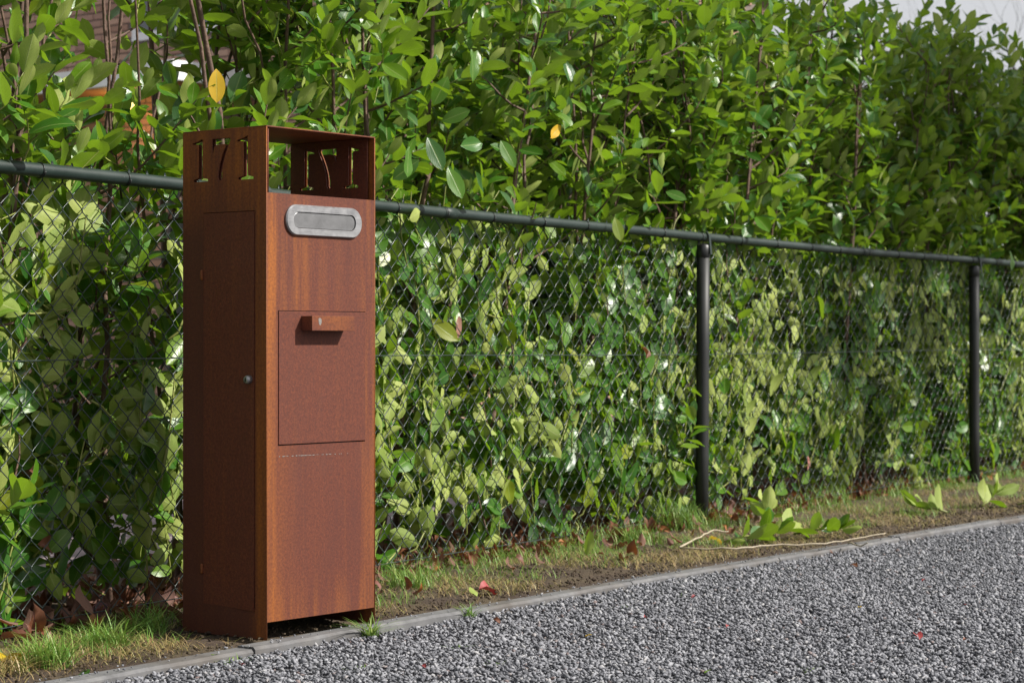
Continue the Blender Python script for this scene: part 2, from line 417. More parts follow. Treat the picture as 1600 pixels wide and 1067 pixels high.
# gravel stones: real little stones, one heap
def stone_template():
    bm = bmesh.new()
    for _ in range(9):
        v = Vector((random.gauss(0, 1), random.gauss(0, 1), random.gauss(0, 1))).normalized()
        bm.verts.new((v.x*random.uniform(.75, 1.1), v.y*random.uniform(.55, .9), v.z*random.uniform(.32, .55)))
    r = bmesh.ops.convex_hull(bm, input=bm.verts[:])
    bmesh.ops.delete(bm, geom=[e for e in r['geom_interior'] if isinstance(e, bmesh.types.BMVert)], context='VERTS')
    bmesh.ops.triangulate(bm, faces=bm.faces[:]); bm.verts.index_update()
    V = np.array([v.co[:] for v in bm.verts]); F = np.array([[v.index for v in f.verts] for f in bm.faces]); bm.free(); return V, F
def rand_rot(n, tilt):
    a = rng.uniform(0, 2*np.pi, n); b = rng.normal(0, tilt, n); c = rng.normal(0, tilt, n)
    ca, sa, cb, sb, cc, sc = np.cos(a), np.sin(a), np.cos(b), np.sin(b), np.cos(c), np.sin(c)
    Z = np.zeros(n); O = np.ones(n)
    A = np.array([[ca, -sa, Z], [sa, ca, Z], [Z, Z, O]]).transpose(2, 0, 1)
    B = np.array([[O, Z, Z], [Z, cb, -sb], [Z, sb, cb]]).transpose(2, 0, 1)
    D = np.array([[cc, Z, sc], [Z, O, Z], [-sc, Z, cc]]).transpose(2, 0, 1)
    return A @ B @ D
def scatter_solid(name, P, size, templates, mat, tilt=.5):
    which = rng.integers(0, len(templates), len(P)); Vs = []; Fs = []; base = 0
    for k, (tv, tf) in enumerate(templates):
        ii = np.where(which == k)[0]
        if not len(ii): continue
        Rm = rand_rot(len(ii), tilt)
        X = np.einsum('nij,vj->nvi', Rm, tv)*size[ii][:, None, None] + P[ii][:, None, :]
        Vs.append(X.reshape(-1, 3)); f = tf[None] + (np.arange(len(ii))*len(tv))[:, None, None] + base
        Fs.append(f.reshape(-1, 3)); base += len(ii)*len(tv)
    o = link(name, np_mesh(name, np.concatenate(Vs), np.concatenate(Fs), mat)); o['kind'] = 'stuff'; return o
templates = [stone_template() for _ in range(14)]
cand = rng.uniform([-1.6, 3.55], [3.3, 9.6], (620000, 2))
kd = np.full(len(cand), 1e9)
def side(P, path, off):
    """signed distance behind the (extended) path, piecewise"""
    out = None
    for i in range(len(path.p)-1):
        a = np.array(path.p[i]); t = np.array((path.p[i+1]-path.p[i]).normalized()); nb = np.array([-t[1], t[0]])
        d = (P-a) @ nb; q = (P-a) @ t
        out = d if out is None else np.where(q > 0, d, out)
    return out - off
d = side(cand, KERB, -.05)
x_ok = (cand[:, 0] < .2353*cand[:, 1]*1.0 + .16) & (cand[:, 0] > -.2353*cand[:, 1] - .3)
cand = cand[(d < -.002) & x_ok]; d = side(cand, KERB, -.05)
keep = rng.random(len(cand)) < np.where(cand[:, 1] < 7, .84, .62)
cand = cand[keep]; d = d[keep]
size = rng.uniform(.0044, .0090, len(cand))*np.where(rng.random(len(cand)) < .12, 1.3, 1)
wav = np.sin(cand[:, 0]*3.1+1)*np.sin(cand[:, 1]*2.3)*.004
z = -.026 + rng.random(len(cand))*.013 + wav*.7 - np.clip(.06+d, 0, .06)*0
P = np.column_stack([cand, z])
ke = rng.uniform(-.5, 6, 420); kp = np.array([[*kl(a, -rng.uniform(0, .045)), .002] for a in ke])
P = np.concatenate([P, kp]); size = np.concatenate([size, rng.uniform(.0018, .0055, len(kp))])
scatter_solid('gravel', P, size, templates, M['stone'], .5)
print('gravel stones', len(P))

# crumbs of soil and loose stones on the verge
n = 5200; f = rng.random(n)*8.0 - .8; q = rng.random(n)**1.3*.42
P = []
for a, b_ in zip(f, q):
    p = kl(a, .01+b_); P.append((p.x, p.y, .001+random.random()*.004))
o = scatter_solid('soil_crumbs', np.array(P), rng.uniform(.002, .0075, n), templates, M['soil'], .6)

# ------------------------------------------------------------------ house behind the hedge
HD = Vector((-.7815, .624)); HU = Vector((.624, .7815)); HP = Vector((-2.91, 18.0))
house = empty('brick_house', (HP.x, HP.y, 0), math.atan2(HU.y, HU.x))     # local x = depth direction (HU), local y = HD (leftwards along the facade)
tag(house, 'brown brick house seen in gaps of the hedge, lit lamp under its white canopy', 'house')
# facade faces -x (local), from y=-2.9 to y=7 ; side wall runs along +x at y=-2.9
w = MB(); w.box(.0, 4.6, -2.9, 7, -.05, 5.4); wall = w.build('wall', M['mortar'], house)
def in_hole(y, z):
    return (-.98 < y < -.12 and z < 2.52) or (-.9 < y < .35 and 3.12 < z < 4.6) or (3.2 < y < 4.8 and 1 < z < 2.4) or (3.2 < y < 4.8 and 3.4 < z < 4.6)
bl, bh, jt = .208, .0505, .0115
recs = []
rows = int(5.38/(bh+jt))
for r in range(rows):
    z0 = .02 + r*(bh+jt); off = (bl+jt)/2*(r % 2)
    y0 = -2.9 + off
    k = 0
    while y0 + bl < 7:
        if not in_hole(y0+bl/2, z0+bh/2): recs.append((y0, z0))
        y0 += bl+jt
bm_me = MB().box(-.012, .004, 0, bl, 0, bh).build('tmp', M['brick'], None, bevel=.003).data
bpy.data.objects.remove(bpy.data.objects['tmp'])
def brick_px(y, z):
    p = HP + HD*(y+bl/2); s = FPX/p.y; return 800+p.x*s, 533.5-(z+bh/2-CAMH)*s
vis = []; rest = []
for y, z in recs:
    X, Y = brick_px(y, z)
    (vis if (-10 < X < 470 and -10 < Y < 300) else rest).append((y, z, X, Y))
vis.sort(key=lambda q: abs(q[2]-170)*.5 + abs(q[3]-110)); rest += vis[300:]; vis = vis[:300]
for y, z, X, Y in vis:
    o = link('brick', bm_me, wall, (random.uniform(-.002, .002), y, z))
mb = MB()
for y, z, X, Y in rest:
    if Y < -200 or X < -300: 
        if random.random() < .0: continue
    mb.box(-.012, .004, y, y+bl, z, z+bh)
o = mb.build('brickwork', M['brick'], wall); o['kind'] = 'stuff'
# side wall bricks
mb = MB()
for r in range(rows):
    z0 = .02 + r*(bh+jt); x0 = .01 + (bl+jt)/2*(r % 2)
    while x0+bl < 4.58: mb.box(x0, x0+bl, -2.912, -2.896, z0, z0+bh); x0 += bl+jt
o = mb.build('side_brickwork', M['brick'], wall); o['kind'] = 'stuff'
# roof
mb = MB(); mb.add([(-.5,-3.3,5.3),(5.1,-3.3,5.3),(5.1,7.4,5.3),(-.5,7.4,5.3),(2.3,-3.3,7.6),(2.3,7.4,7.6)], [(0,3,2,1),(0,4,5,3),(1,2,5,4),(0,1,4),(3,5,2)])
mb.build('roof', M['roof'], house)
mb = MB(); mb.box(-.6, -.48, -3.35, 7.45, 5.2, 5.36); mb.build('gutter', M['white'], house)
# canopy with fascia, soffit, lamp, door
mb = MB(); mb.box(-1.1, -1.05, -1.35, 1.9, 2.60, 2.75); mb.box(-1.05, -.014, -1.35, -1.30, 2.60, 2.75); mb.box(-1.05, -.014, 1.85, 1.9, 2.60, 2.75); mb.box(-1.05, -.014, -1.3, 1.85, 2.70, 2.746); fas = mb.build('canopy', M['white'], house, bevel=.004)
MB().box(-1.048, -.016, -1.298, 1.848, 2.66, 2.695).build('soffit', M['wood'], fas)
lampo = MB(); seg = [(-.30+.08*math.cos(a), .10+.13*math.sin(a)) for a in np.linspace(0, 2*math.pi, 16, endpoint=False)]
lampo.add([(x, y, 2.53) for x, y in seg]+[(x, y, 2.65) for x, y in seg], [tuple(range(15, -1, -1)), tuple(range(16, 32))]+[(i, (i+1) % 16, 16+(i+1) % 16, 16+i) for i in range(16)])
lo = lampo.build('lamp', M['lamp'], house)
ld = bpy.data.lights.new('porch_light', 'POINT'); ld.energy = 3; ld.color = (1, .6, .25); ld.shadow_soft_size = .08
lob = bpy.data.objects.new('porch_light', ld); C.objects.link(lob); lob.parent = house; lob.location = (-.35, .10, 2.47)
MB().box(-.008, .03, -.955, -.145, 0, 2.50).build('door', M['darkpaint'], house, bevel=.004)
fr = MB(); fr.box(-.016, .02, -.985, -.956, 0, 2.52); fr.box(-.016, .02, -.144, -.115, 0, 2.52); fr.build('door_frame', M['darkpaint'], house)
for (y0, y1, z0, z1) in ((-.88, .33, 3.14, 4.58), (3.22, 4.78, 1.02, 2.38), (3.22, 4.78, 3.42, 4.58)):
    wf = MB(); wf.box(-.02, .01, y0, y0+.07, z0, z1); wf.box(-.02, .01, y1-.07, y1, z0, z1); wf.box(-.02, .01, y0+.07, y1-.07, z0, z0+.07); wf.box(-.02, .01, y0+.07, y1-.07, z1-.07, z1)
    wfo = wf.build('window', M['white'], house, bevel=.003)
    MB().box(-.006, -.002, y0+.072, y1-.072, z0+.072, z1-.072).build('pane', M['glass'], wfo)

# ------------------------------------------------------------------ far trees
def bare_tree(loc, h, label, seed, spread=.5, depth=6):
    rd = random.Random(seed); t = empty('bare_tree', loc); tag(t, label, 'tree', None)
    tr = MB(); br = MB()
    def grow(p, d, ln, r, lv):
        pts = [p]; rr = [r]; q = Vector(p); dd = Vector(d)
        for i in range(4):
            dd = (dd + Vector((rd.gauss(0, .12), rd.gauss(0, .12), rd.gauss(.03, .08)))).normalized(); q = q + dd*(ln/4); pts.append(q.copy()); rr.append(r*(1-.11*(i+1)))
        (tr if lv == 0 else br).tube(pts, rr, 7 if lv < 2 else 3, cap=False)
        if lv >= depth: return
        for k in range(3 if lv < 4 else 2 + (rd.random() < .5)):
            j = 4 if k == 0 else rd.choice((2, 3, 4))
            nd_ = (dd + Vector((rd.gauss(0, spread), rd.gauss(0, spread), rd.gauss(.15, spread*.5)))).normalized()
            grow(pts[j], nd_, ln*rd.uniform(.6, .82), rr[j]*(.80 if k == 0 else .66), lv+1)
    grow(Vector((0, 0, 0)), Vector((0, 0, 1)), h*.27, h*.022, 0)
    tr.build('trunk', M['treebark'], t, True); o = br.build('branches', M['treebark'], t, True)
def at_px(px, dist): return Vector(((px-800)/FPX*dist, dist, -.06))
bare_tree(at_px(1582, 27), 8.0, 'dark bare tree showing above the hedge at the far right edge', 3)
bare_tree(at_px(1480, 38), 9.0, 'grey bare tree far off, its bare twigs over the hedge left of the darker tree', 5)
bare_tree(at_px(1395, 50), 10.0, 'faint bare tree far behind the hedge where the sky opens', 9)
bare_tree(at_px(1250, 42), 9.5, 'bare tree behind the tallest part of the hedge in view', 12)

# ------------------------------------------------------------------ leaves
def leaf_template(rows, cols, fold, curl, wfac, wave=0, twist=0, serr=0, seed=0):
    rd = np.random.default_rng(seed); ph = rd.uniform(0, 6.28)
    vs = np.linspace(0, 1, rows); us = np.linspace(-1, 1, cols); V = []; UV = []
    for v in vs:
        w = wfac*.5*(math.sin(math.pi*min(1, v**1.10))**.62 if 0 < v < 1 else 0.0)
        if v == 0: w = .012
        if v == 1: w = .006
        ang = twist*v
        for u in us:
            x = u*w; zz = fold*abs(x) + wave*math.sin(v*9+ph+(2 if u > 0 else 0))*abs(u)*.03
            xr = x*math.cos(ang)-zz*math.sin(ang); zr = x*math.sin(ang)+zz*math.cos(ang)
            a = curl*v
            yy = v if abs(curl) < 1e-4 else math.sin(a)/curl
            zc = 0 if abs(curl) < 1e-4 else -(1-math.cos(a))/curl
            V.append((xr, yy + 0*zr, zc + zr)); UV.append(((u+1)/2, v))
    V = np.array(V); UV = np.array(UV); id_ = np.arange(rows*cols).reshape(rows, cols)
    F = np.stack([id_[:-1, :-1], id_[:-1, 1:], id_[1:, 1:], id_[1:, :-1]], -1).reshape(-1, 4)
    return V, F, UV
hi_t, lo_t = [], []
for i in range(12):
    p = dict(fold=random.uniform(.05, .45), curl=random.uniform(-.35, .75), wfac=random.uniform(.42, .56), wave=random.uniform(.2, 1.4), twist=random.uniform(-.45, .45), seed=i)
    hi_t.append(leaf_template(7, 5, **p)); lo_t.append(leaf_template(6, 3, **p))
dead_t = [leaf_template(6, 5, random.uniform(.3, 1.1), random.uniform(.6, 2.2), random.uniform(.40, .60), 2.0, random.uniform(-.9, .9), seed=40+i) for i in range(8)]
flat_t = leaf_template(8, 5, .12, .15, .50, .3, .0, seed=77)
hi_me = [np_mesh('leaf', V, F, M['leaf'], UV[F.ravel()], True) for V, F, UV in hi_t]
def frames(D, Nn):
    D = D/np.linalg.norm(D, axis=1)[:, None]
    Nn = Nn - (Nn*D).sum(1)[:, None]*D; Nn /= (np.linalg.norm(Nn, axis=1)[:, None]+1e-9)
    X = np.cross(D, Nn); return np.stack([X, D, Nn], -1)      # columns
def leaves_mesh(name, P, D, Nn, S, which, temps, mat):
    Fm = frames(D, Nn); Vs = []; Fs = []; Us = []; base = 0
    for k, (tv, tf, tu) in enumerate(temps):
        ii = np.where(which == k)[0]
        if not len(ii): continue
        X = np.einsum('nij,vj->nvi', Fm[ii], tv)*S[ii][:, None, None] + P[ii][:, None, :]
        Vs.append(X.reshape(-1, 3)); f = tf[None] + (np.arange(len(ii))*len(tv))[:, None, None] + base
        Fs.append(f.reshape(-1, 4)); base += len(ii)*len(tv); Us.append(np.tile(tu[tf.ravel()], (len(ii), 1)))
    return np_mesh(name, np.concatenate(Vs), np.concatenate(Fs), mat, np.concatenate(Us), True)

# ------------------------------------------------------------------ evergreens behind the hedge, an unseen one added beside the driveway for its shade
def leafy(name, loc, rx, ry, z0, z1, n, size, label, cat, seed, th=.05, hollow=.5):
    r_ = np.random.default_rng(seed); t = empty(name, loc); tag(t, label, cat)
    mb = MB(); cz = (z0+z1)/2; rz = (z1-z0)/2
    mb.tube([(0, 0, -.08), (.03, .02, z0*.5+.1), (0, .05, cz), (.05, 0, z1-.2*rz)], [th, th*.9, th*.6, th*.15], 9)
    tr = mb.build('trunk', M['bark'], t, True); br = MB()
    cl = []
    for i in range(26):
        v = r_.normal(size=3); v /= np.linalg.norm(v); q = r_.random()**.35*.85
        c = np.array([v[0]*rx*q, v[1]*ry*q, cz+v[2]*rz*q]); cl.append(c)
        br.tube([(0, 0.03, max(.1, min(c[2]-.3*rz, cz))), tuple(c*np.array([.5, .5, 1])-np.array([0, 0, .1*rz])), tuple(c)], [th*.35, th*.22, th*.06], 5)
    br.build('branches', M['bark'], t, True)
    cl = np.array(cl); w = r_.integers(0, 26, n); v = r_.normal(size=(n, 3)); v /= np.linalg.norm(v, axis=1)[:, None]
    P = cl[w] + v*(r_.random(n)**.4)[:, None]*np.array([rx, ry, rz])*.36
    P = P[P[:, 2] > .05]; n = len(P)
    D = v[:n] + r_.normal(size=(n, 3))*.7; Nn = r_.normal(size=(n, 3)) + np.array([0, 0, 1.2]); S = r_.uniform(.7, 1.2, n)*size
    o = link('foliage', leaves_mesh('foliage', P, D, Nn, S, r_.integers(0, 12, n), lo_t, M['evergreen']), t); o['kind'] = 'stuff'
M['evergreen'] = leafmat('evergreen_leaf', [(.012, .035, .010), (.020, .050, .012), (.03, .065, .014)], [(.03, .06, .02), (.04, .07, .02)], (.10, .18, .02), .2, .4)
for k, (px, dist, rx, z1) in enumerate(((660, 11.6, .8, 2.7), (790, 11.9, .85, 2.8), (930, 12.4, .9, 2.9), (1075, 12.9, .95, 2.75), (1215, 13.6, .9, 1.9), (1350, 14.3, .9, 1.6), (1500, 15.0, .9, 1.6))):
    q = at_px(px, dist); lab = ['dark evergreen bush behind the hedge just right of the post box', 'second dark evergreen bush behind the hedge from the post box', 'dark evergreen bush behind the middle of the hedge', 'dark evergreen bush behind the hedge above the near fence post',
        'lower dark evergreen bush behind the hedge right of the near post', 'low dark bush behind the hedge left of the far post', 'low dark bush behind the hedge at the far post'][k]
    leafy('evergreen_bush', q, rx, .6, .05, z1, 2600, .14, lab, 'bush', 60+k)
leafy('shade_caster_tree', (8.9, 9.9, -.06), 1.7, 3.6, 6.8, 10.4, 5500, .20, 'unseen evergreen tree added beside the driveway to shade the far right of the hedge', 'tree', 90, .16)  # out of view, added as a sun blocker; crown placed to shade the far hedge

# ------------------------------------------------------------------ laurel hedge
def density_above(px):
    if px < 60: return .46
    if px < 470: return .18
    if px < 600: return .85
    return .95
zones = [(-1e9, 280, 'laurel shrub left of the rusty post box, loose above the rail with brick showing through', 'laurel shrubs left of the post box'),
         (280, 600, 'laurel shrub standing directly behind the rusty post box and the fence', 'laurel shrubs behind the post box'),
         (600, 1095, 'glossy laurel shrub between the post box and the near black fence post', 'laurel shrubs between post box and near fence post'),
         (1095, 1520, 'laurel shrub between the near and the far black fence posts', 'laurel shrubs between the two fence posts'),
         (1520, 1e9, 'laurel shrub beyond the far fence post at the right end of the hedge', 'laurel shrubs beyond the far fence post')]
GA = 2.39996
nleaf = 0
s = S0 + .1; si = 0
while s < S1:
    rd = random.Random(100+si)
    bp, bt = FEN.at(s); bn = backn(bt)
    px = 800 + FPX*bp.x/bp.y
    c0 = bp + bn*.30
    shrub = empty('laurel_shrub', (c0.x, c0.y, 0))
    zl = [q for q in zones if q[0] <= px < q[1]][0]; tag(shrub, zl[2], 'shrub', zl[3])
    P = []; D = []; Nn = []; S = []
    T3 = Vector((bt.x, bt.y, 0)); B3 = Vector((bn.x, bn.y, 0)); O3 = Vector((bp.x, bp.y, 0)); UP = Vector((0, 0, 1))
    def depth(p): return (p-O3).dot(B3)
    dens_up = density_above(px)
    H = 1.93 + rd.uniform(-.04, .07) + (.12 if px < 900 else .07)
    specs = [None]*4
    k = -1
    while specs:
        spec = specs.pop(0); k += 1
        mb = MB(); n_ = 12; pts = []; wob = Vector((0, 0, 0))
        if spec is None:
            base = O3 + T3*rd.uniform(-.24, .24) + B3*rd.uniform(.12, .5)
            lean = T3*rd.gauss(0, .20) + B3*rd.gauss(0, .12); hh = H*rd.uniform(.84, 1.0); r0 = rd.uniform(.008, .0125); zb = 0; dst = n_
        else:
            base, zb, r0 = spec; hh = H*rd.uniform(.78, 1.0)
            lean = T3*rd.choice((-1, 1))*rd.uniform(.15, .42)*(hh-zb)/1.2 + B3*rd.gauss(-.04, .12)
        for i in range(n_+1):
            f = i/n_; wob = wob + T3*rd.gauss(0, .011) + B3*rd.gauss(0, .009)
            p = base + lean*(f**.8)*1.1 + wob*(i > 0) + UP*((hh-zb)*f - .03*(i == 0)*(spec is None))
            dd = depth(p)
            if dd < .07: p += B3*(.07-dd)
            if dd > .62: p += B3*(.62-dd)
            pts.append(p)
        rt = lambda f: r0*(1-.62*f)
        mb.tube([q-shrub.location for q in pts], [rt(i/n_) for i in range(n_+1)], 7, 0)
        def stem_at(z):
            f = max(0, min(.999, (z-zb)/(hh-zb)))*n_; i = int(f); return pts[i].lerp(pts[i+1], f-i), (pts[i+1]-pts[i]).normalized(), rt(f/n_)
        if spec is None:
            for _ in range(rd.choice((1, 1, 2))):
                zf = rd.uniform(.25, 1.35); q, t, r = stem_at(zf); specs.append((q, q.z, r*.75))
        z = (rd.uniform(-.02, .05) if spec is None else zb + .08); az = rd.uniform(0, 6.28)
        while z < hh:
            az += GA + rd.gauss(0, .3)
            above = z > 1.02
            step = rd.uniform(.045, .085)*(.65 if z < .45 else 1); z += step
            if z >= hh: break
            if above and rd.random() > dens_up: continue
            if px < 290 and .72 < z < 1.02 and rd.random() < .3: continue
            q, t, r = stem_at(z)
            out = T3*math.cos(az) - B3*math.sin(az)
            if not above and out.dot(B3) > .2 and rd.random() < .45: out = -out
            el = rd.uniform(.0, .95) if z > .3 else rd.uniform(-.1, .6)
            d_ = (out*math.cos(el) + UP*math.sin(el)).normalized()
            ln = rd.uniform(.14, .38)*(1.15 if above else 1)
            if z > hh-.25: ln *= .75
            m_ = 5; sp = [q]; cur = q.copy(); dirv = d_.copy()
            thru = (not above) and rd.random() < .09
            for i in range(m_):
                dirv = (dirv + UP*.13 + Vector((rd.gauss(0, .10), rd.gauss(0, .10), rd.gauss(0, .06)))).normalized()
                cur = cur + dirv*(ln/m_)
                dp = depth(cur)
                lim = .030 if cur.z < 1.0 else -.05
                if thru: lim = -.05
                if dp < lim: cur += B3*(lim-dp + rd.uniform(0, .012))
                if dp > .72: cur += B3*(.72-dp)
                sp.append(cur.copy())
            brown = rd.random() < .5
            mb.tube([w_-shrub.location for w_ in sp], [(.0046 if brown else .0026)*(1-.13*i) for i in range(m_+1)], 4, 0 if brown else 1, cap=False)
            if rd.random() < .03: continue
            nl = int(ln/.027) ; a2 = rd.uniform(0, 6.28)
            for j in range(nl+2):
                f = (.22 + .78*j/(nl+1))*m_; i = min(m_-1, int(f)); pp = sp[i].lerp(sp[i+1], f-i); tt = (sp[i+1]-sp[i]).normalized()
                a2 += GA + rd.gauss(0, .25)
                e1 = tt.orthogonal().normalized(); e2 = tt.cross(e1)
                rad = e1*math.cos(a2) + e2*math.sin(a2)
                tipf = j/(nl+1)
                dv = (tt*(.35+.75*tipf) + rad*(.95-.35*tipf) + UP*rd.uniform(-.30, .12)).normalized()
                nv = (tt*.8 + UP*.75 - rad*.15 + Vector((rd.gauss(0, .25), rd.gauss(0, .25), rd.gauss(0, .25))))
                sz = rd.uniform(.064, .108)*(.72 if tipf > .85 else 1)
                if rd.random() < .12: sz *= .7
                tipp = pp + dv*sz
                if pp.z < 1.0:
                    dp = depth(tipp)
                    if not thru and (dp < .022 or depth(pp) < .05):
                        if rd.random() < .03:
                            pass
                        else:
                            # pressed against the netting: lies in the plane of the fence, underside outwards
                            ax = (T3*rd.gauss(0, .75) + UP*(1 if rd.random() < .72 else -.9))
                            dv = (ax + B3*rd.gauss(.15, .25)).normalized()
                            s_ = 1 if rd.random() < (.14 if px < 300 else .38) else -1
                            nv = B3*s_ + T3*rd.gauss(0, .5) + UP*rd.gauss(.35, .45)
                            lim = rd.uniform(.014, .09)
                            if depth(pp) < lim: pp = pp + B3*(lim-depth(pp))
                            d2 = depth(pp+dv*sz)
                            if d2 < .012: dv = (dv*sz + B3*(.012-d2)).normalized()
                elif pp.z < 1.06 and abs(depth(pp)) < .05:
                    pp = pp + B3*.06
                P.append(pp); D.append(dv); Nn.append(nv); S.append(sz)
        # thin young shoots pressed flat behind the netting
        for _ in range(3):
            a0 = rd.uniform(-.26, .26); z0 = rd.uniform(.02, .86); dp0 = rd.uniform(.028, .075)
            if px < 290 and z0 > .62 and rd.random() < .6: continue
            cur = O3 + T3*a0 + B3*dp0 + UP*z0; dirv = (UP*rd.choice((1, 1, 1, .5, -.3)) + T3*rd.gauss(0, .5)).normalized(); ln = rd.uniform(.14, .32)
            sp = [cur - dirv*.02 + B3*.02, cur.copy()]
            for i in range(4):
                dirv = (dirv + T3*rd.gauss(0, .12) + UP*.08).normalized(); cur = cur + dirv*(ln/4)
                if cur.z > .96: dirv = (dirv*.6+T3*.5).normalized()
                sp.append(cur.copy())
            MB().tube([w_-shrub.location for w_ in sp], [.0030, .0028, .0026, .0023, .002, .0015], 5, 0, cap=False).build('shoot', M['shoot'], shrub, True)
            pale = noise.noise((cur.x*1.6, cur.z*1.9, 7)) + noise.noise((cur.x*5, cur.z*5, 2))*.5
            pp_ = .58 + pale*1.5 - (.3 if z0 < .25 else 0) + (.1 if z0 > .5 else 0) + (.4 if 570 < px < 880 and z0 > .35 else 0) - (.5 if px < 300 else 0)
            nl = int(ln/.036)
            for j in range(nl+1):
                f = (.25+.75*j/nl)*5; i = min(4, int(f)); pp = sp[i].lerp(sp[i+1], f-i)
                if pp.z > .97: continue
                tt = (sp[i+1]-sp[i]).normalized(); sd_ = T3*(1 if j % 2 else -1)
                dv = (tt*rd.uniform(.2, 1.2) + sd_*rd.uniform(.2, 1.2) + UP*rd.gauss(.05, .4) + B3*rd.gauss(.1, .2)).normalized()
                s_ = 1 if rd.random() < pp_ else -1
                nv = B3*s_ + T3*rd.gauss(0, .42) + UP*rd.gauss(.2, .35); sz = rd.uniform(.060, .112)
                pp = pp + B3*rd.uniform(-.012, .012)
                d2 = depth(pp+dv*sz)
                if d2 < .018: dv = (dv*sz + B3*(.018-d2)).normalized()
                P.append(pp); D.append(dv); Nn.append(nv); S.append(sz)
        mb.build('stem', [M['bark'], M['shoot']], shrub, True)
    P = np.array([p[:] for p in P]); D = np.array([p[:] for p in D]); Nn = np.array([p[:] for p in Nn]); S = np.array(S)
    nleaf += len(P)
    which = rng.integers(0, 12, len(P))
    # the 300 that show largest become parts: nearest to the viewer, inside the frame, on the open side of the hedge
    sc = FPX/P[:, 1]; X = 800+P[:, 0]*sc; Y = 533.5-(P[:, 2]-CAMH)*sc
    dep = (P-np.array(O3)) @ np.array(B3)
    infr = (X > -30) & (X < 1630) & (Y > -30) & (Y < 1090) & ~((X > 300) & (X < 575) & (Y > 320))
    score = S*sc - dep*90 - (~infr)*1e4 + rng.normal(0, 3, len(P))
    order = np.argsort(-score); npart = min(300, int(infr.sum()))
    part = order[:npart]; rest = order[npart:]
    Fm = frames(D, Nn); sl_ = np.array(shrub.location)
    for i in part:
        o = bpy.data.objects.new('leaf', hi_me[which[i]]); C.objects.link(o); o.parent = shrub
        m4 = Matrix.Identity(4)
        for a in range(3):
            for b_ in range(3): m4[a][b_] = Fm[i][a][b_]*S[i]
            m4[a][3] = P[i][a]-sl_[a]
        o.matrix_basis = m4
    me = leaves_mesh('foliage', P[rest]-sl_, D[rest], Nn[rest], S[rest], which[rest], lo_t, M['leaf'])
    o = link('foliage', me, shrub); o['kind'] = 'stuff'
    s += rd.uniform(.44, .52); si += 1
print('leaves', nleaf, 'shrubs', si)
shrubs = [o for o in C.objects if o.name.startswith('laurel_shrub')]
def nearest_shrub(p): return min(shrubs, key=lambda o: (o.location.to_2d()-p.to_2d()).length)
def fence_pt(px, py, off):
    """point seen at a photo pixel, on the vertical plane off metres behind the fence"""
    k = (px-800)/FPX; s_ = FEN.from_px(px); p, t = FEN.at(s_); nb = backn(t)
    q = p + nb*off
    den = t.x-k*t.y; a = (k*q.y-q.x)/den; q = q + t*a
    return Vector((q.x, q.y, CAMH + (533.5-py)/FPX*q.y)), Vector((t.x, t.y, 0)), Vector((nb.x, nb.y, 0))
def extra_leaf(name, px, py, ddir, off, size, mat, label, facing=-1, k=0):
    p, t, nb = fence_pt(px, py, off)
    d = (t*ddir[0] + Vector((0, 0, 1))*ddir[1]).normalized(); sh = nearest_shrub(p)
    tv, tf, tu = flat_t if k < 0 else (dead_t[k] if mat is M['dead'] else hi_t[k])
    me = np_mesh(name, tv*size, tf, mat, tu[tf.ravel()], True); o = link(name, me, sh)
    if k < 0: d = Vector((ddir[0], -.15, ddir[1])).normalized()
    Fm = frames(np.array([d[:]]), np.array([(Vector((.35, -1, .35)) if k < 0 else nb*facing + Vector((0, 0, .25)))[:]]))[0]
    m4 = Matrix.Identity(4)
    for a in range(3):
        for b_ in range(3): m4[a][b_] = Fm[a][b_]
        m4[a][3] = p[a]-sh.location[a]
    o.matrix_basis = m4; o['label'] = label; return o
extra_leaf('leaf', 338, 108, (.05, -1), -.03, .082, M['yellow'], 'bright yellow leaf hanging above the post box', -1, -1)
extra_leaf('leaf', 860, 216, (.8, .6), -.05, .07, M['yellow'], 'yellowing leaf', -1, 2)
extra_leaf('leaf', 1010, 560, (.1, 1), .005, .06, M['dead'], 'withered orange leaf', -1, 3)
extra_leaf('leaf', 45, 735, (1, .2), .03, .075, M['dead'], 'curled brown leaf', -1, 4)
extra_leaf('leaf', 60, 850, (1, -.1), .03, .08, M['dead'], 'curled brown leaf', -1, 5)
extra_leaf('leaf', 715, 530, (-.2, 1), .03, .07, M['pink'], 'pinkish withered leaf', -1, 6)
extra_leaf('leaf', 1262, 735, (.1, 1), .03, .06, M['pink'], 'pinkish withered leaf', -1, 7)
for px, py, dx, dz, off, sz, fc, k in ((668, 215, .5, -1, -.07, .10, -1, 1), (640, 230, -.3, -1, -.05, .09, -1, 2), (700, 262, .5, -1, -.08, .095, -1, 3), (742, 268, .6, -1, -.06, .09, -1, 4), (655, 250, -.8, -.6, -.06, .09, -1, 5),
        (720, 228, 1, .1, -.06, .095, -1, 6), (805, 262, -.5, 1, -.05, .09, -1, 7), (738, 130, .15, 1, -.04, .10, -1, 8), (700, 120, -.5, -1, -.05, .09, -1, 9), (640, 342, 1, .3, -.03, .075, 1, 10),
        (790, 295, 1, -.2, -.05, .08, -1, 0), (610, 170, -.5, 1, -.05, .09, -1, 2), (690, 190, 1, .4, -.07, .085, -1, 11), (888, 150, -.1, -1, -.05, .07, -1, 1), (1040, 300, .9, -.3, -.06, .075, -1, 3), (960, 340, .3, -1, -.04, .08, -1, 5)):
    extra_leaf('leaf', px, py, (dx, dz), off, sz, M['leaf'], 'large glossy leaf hanging forward over the top rail', fc, -1 if k % 2 else k)
extra_leaf('leaf', 1580, 425, (.15, .9), -.06, .10, M['leaf'], 'blue green leaf hanging over the rail', -1, 8)

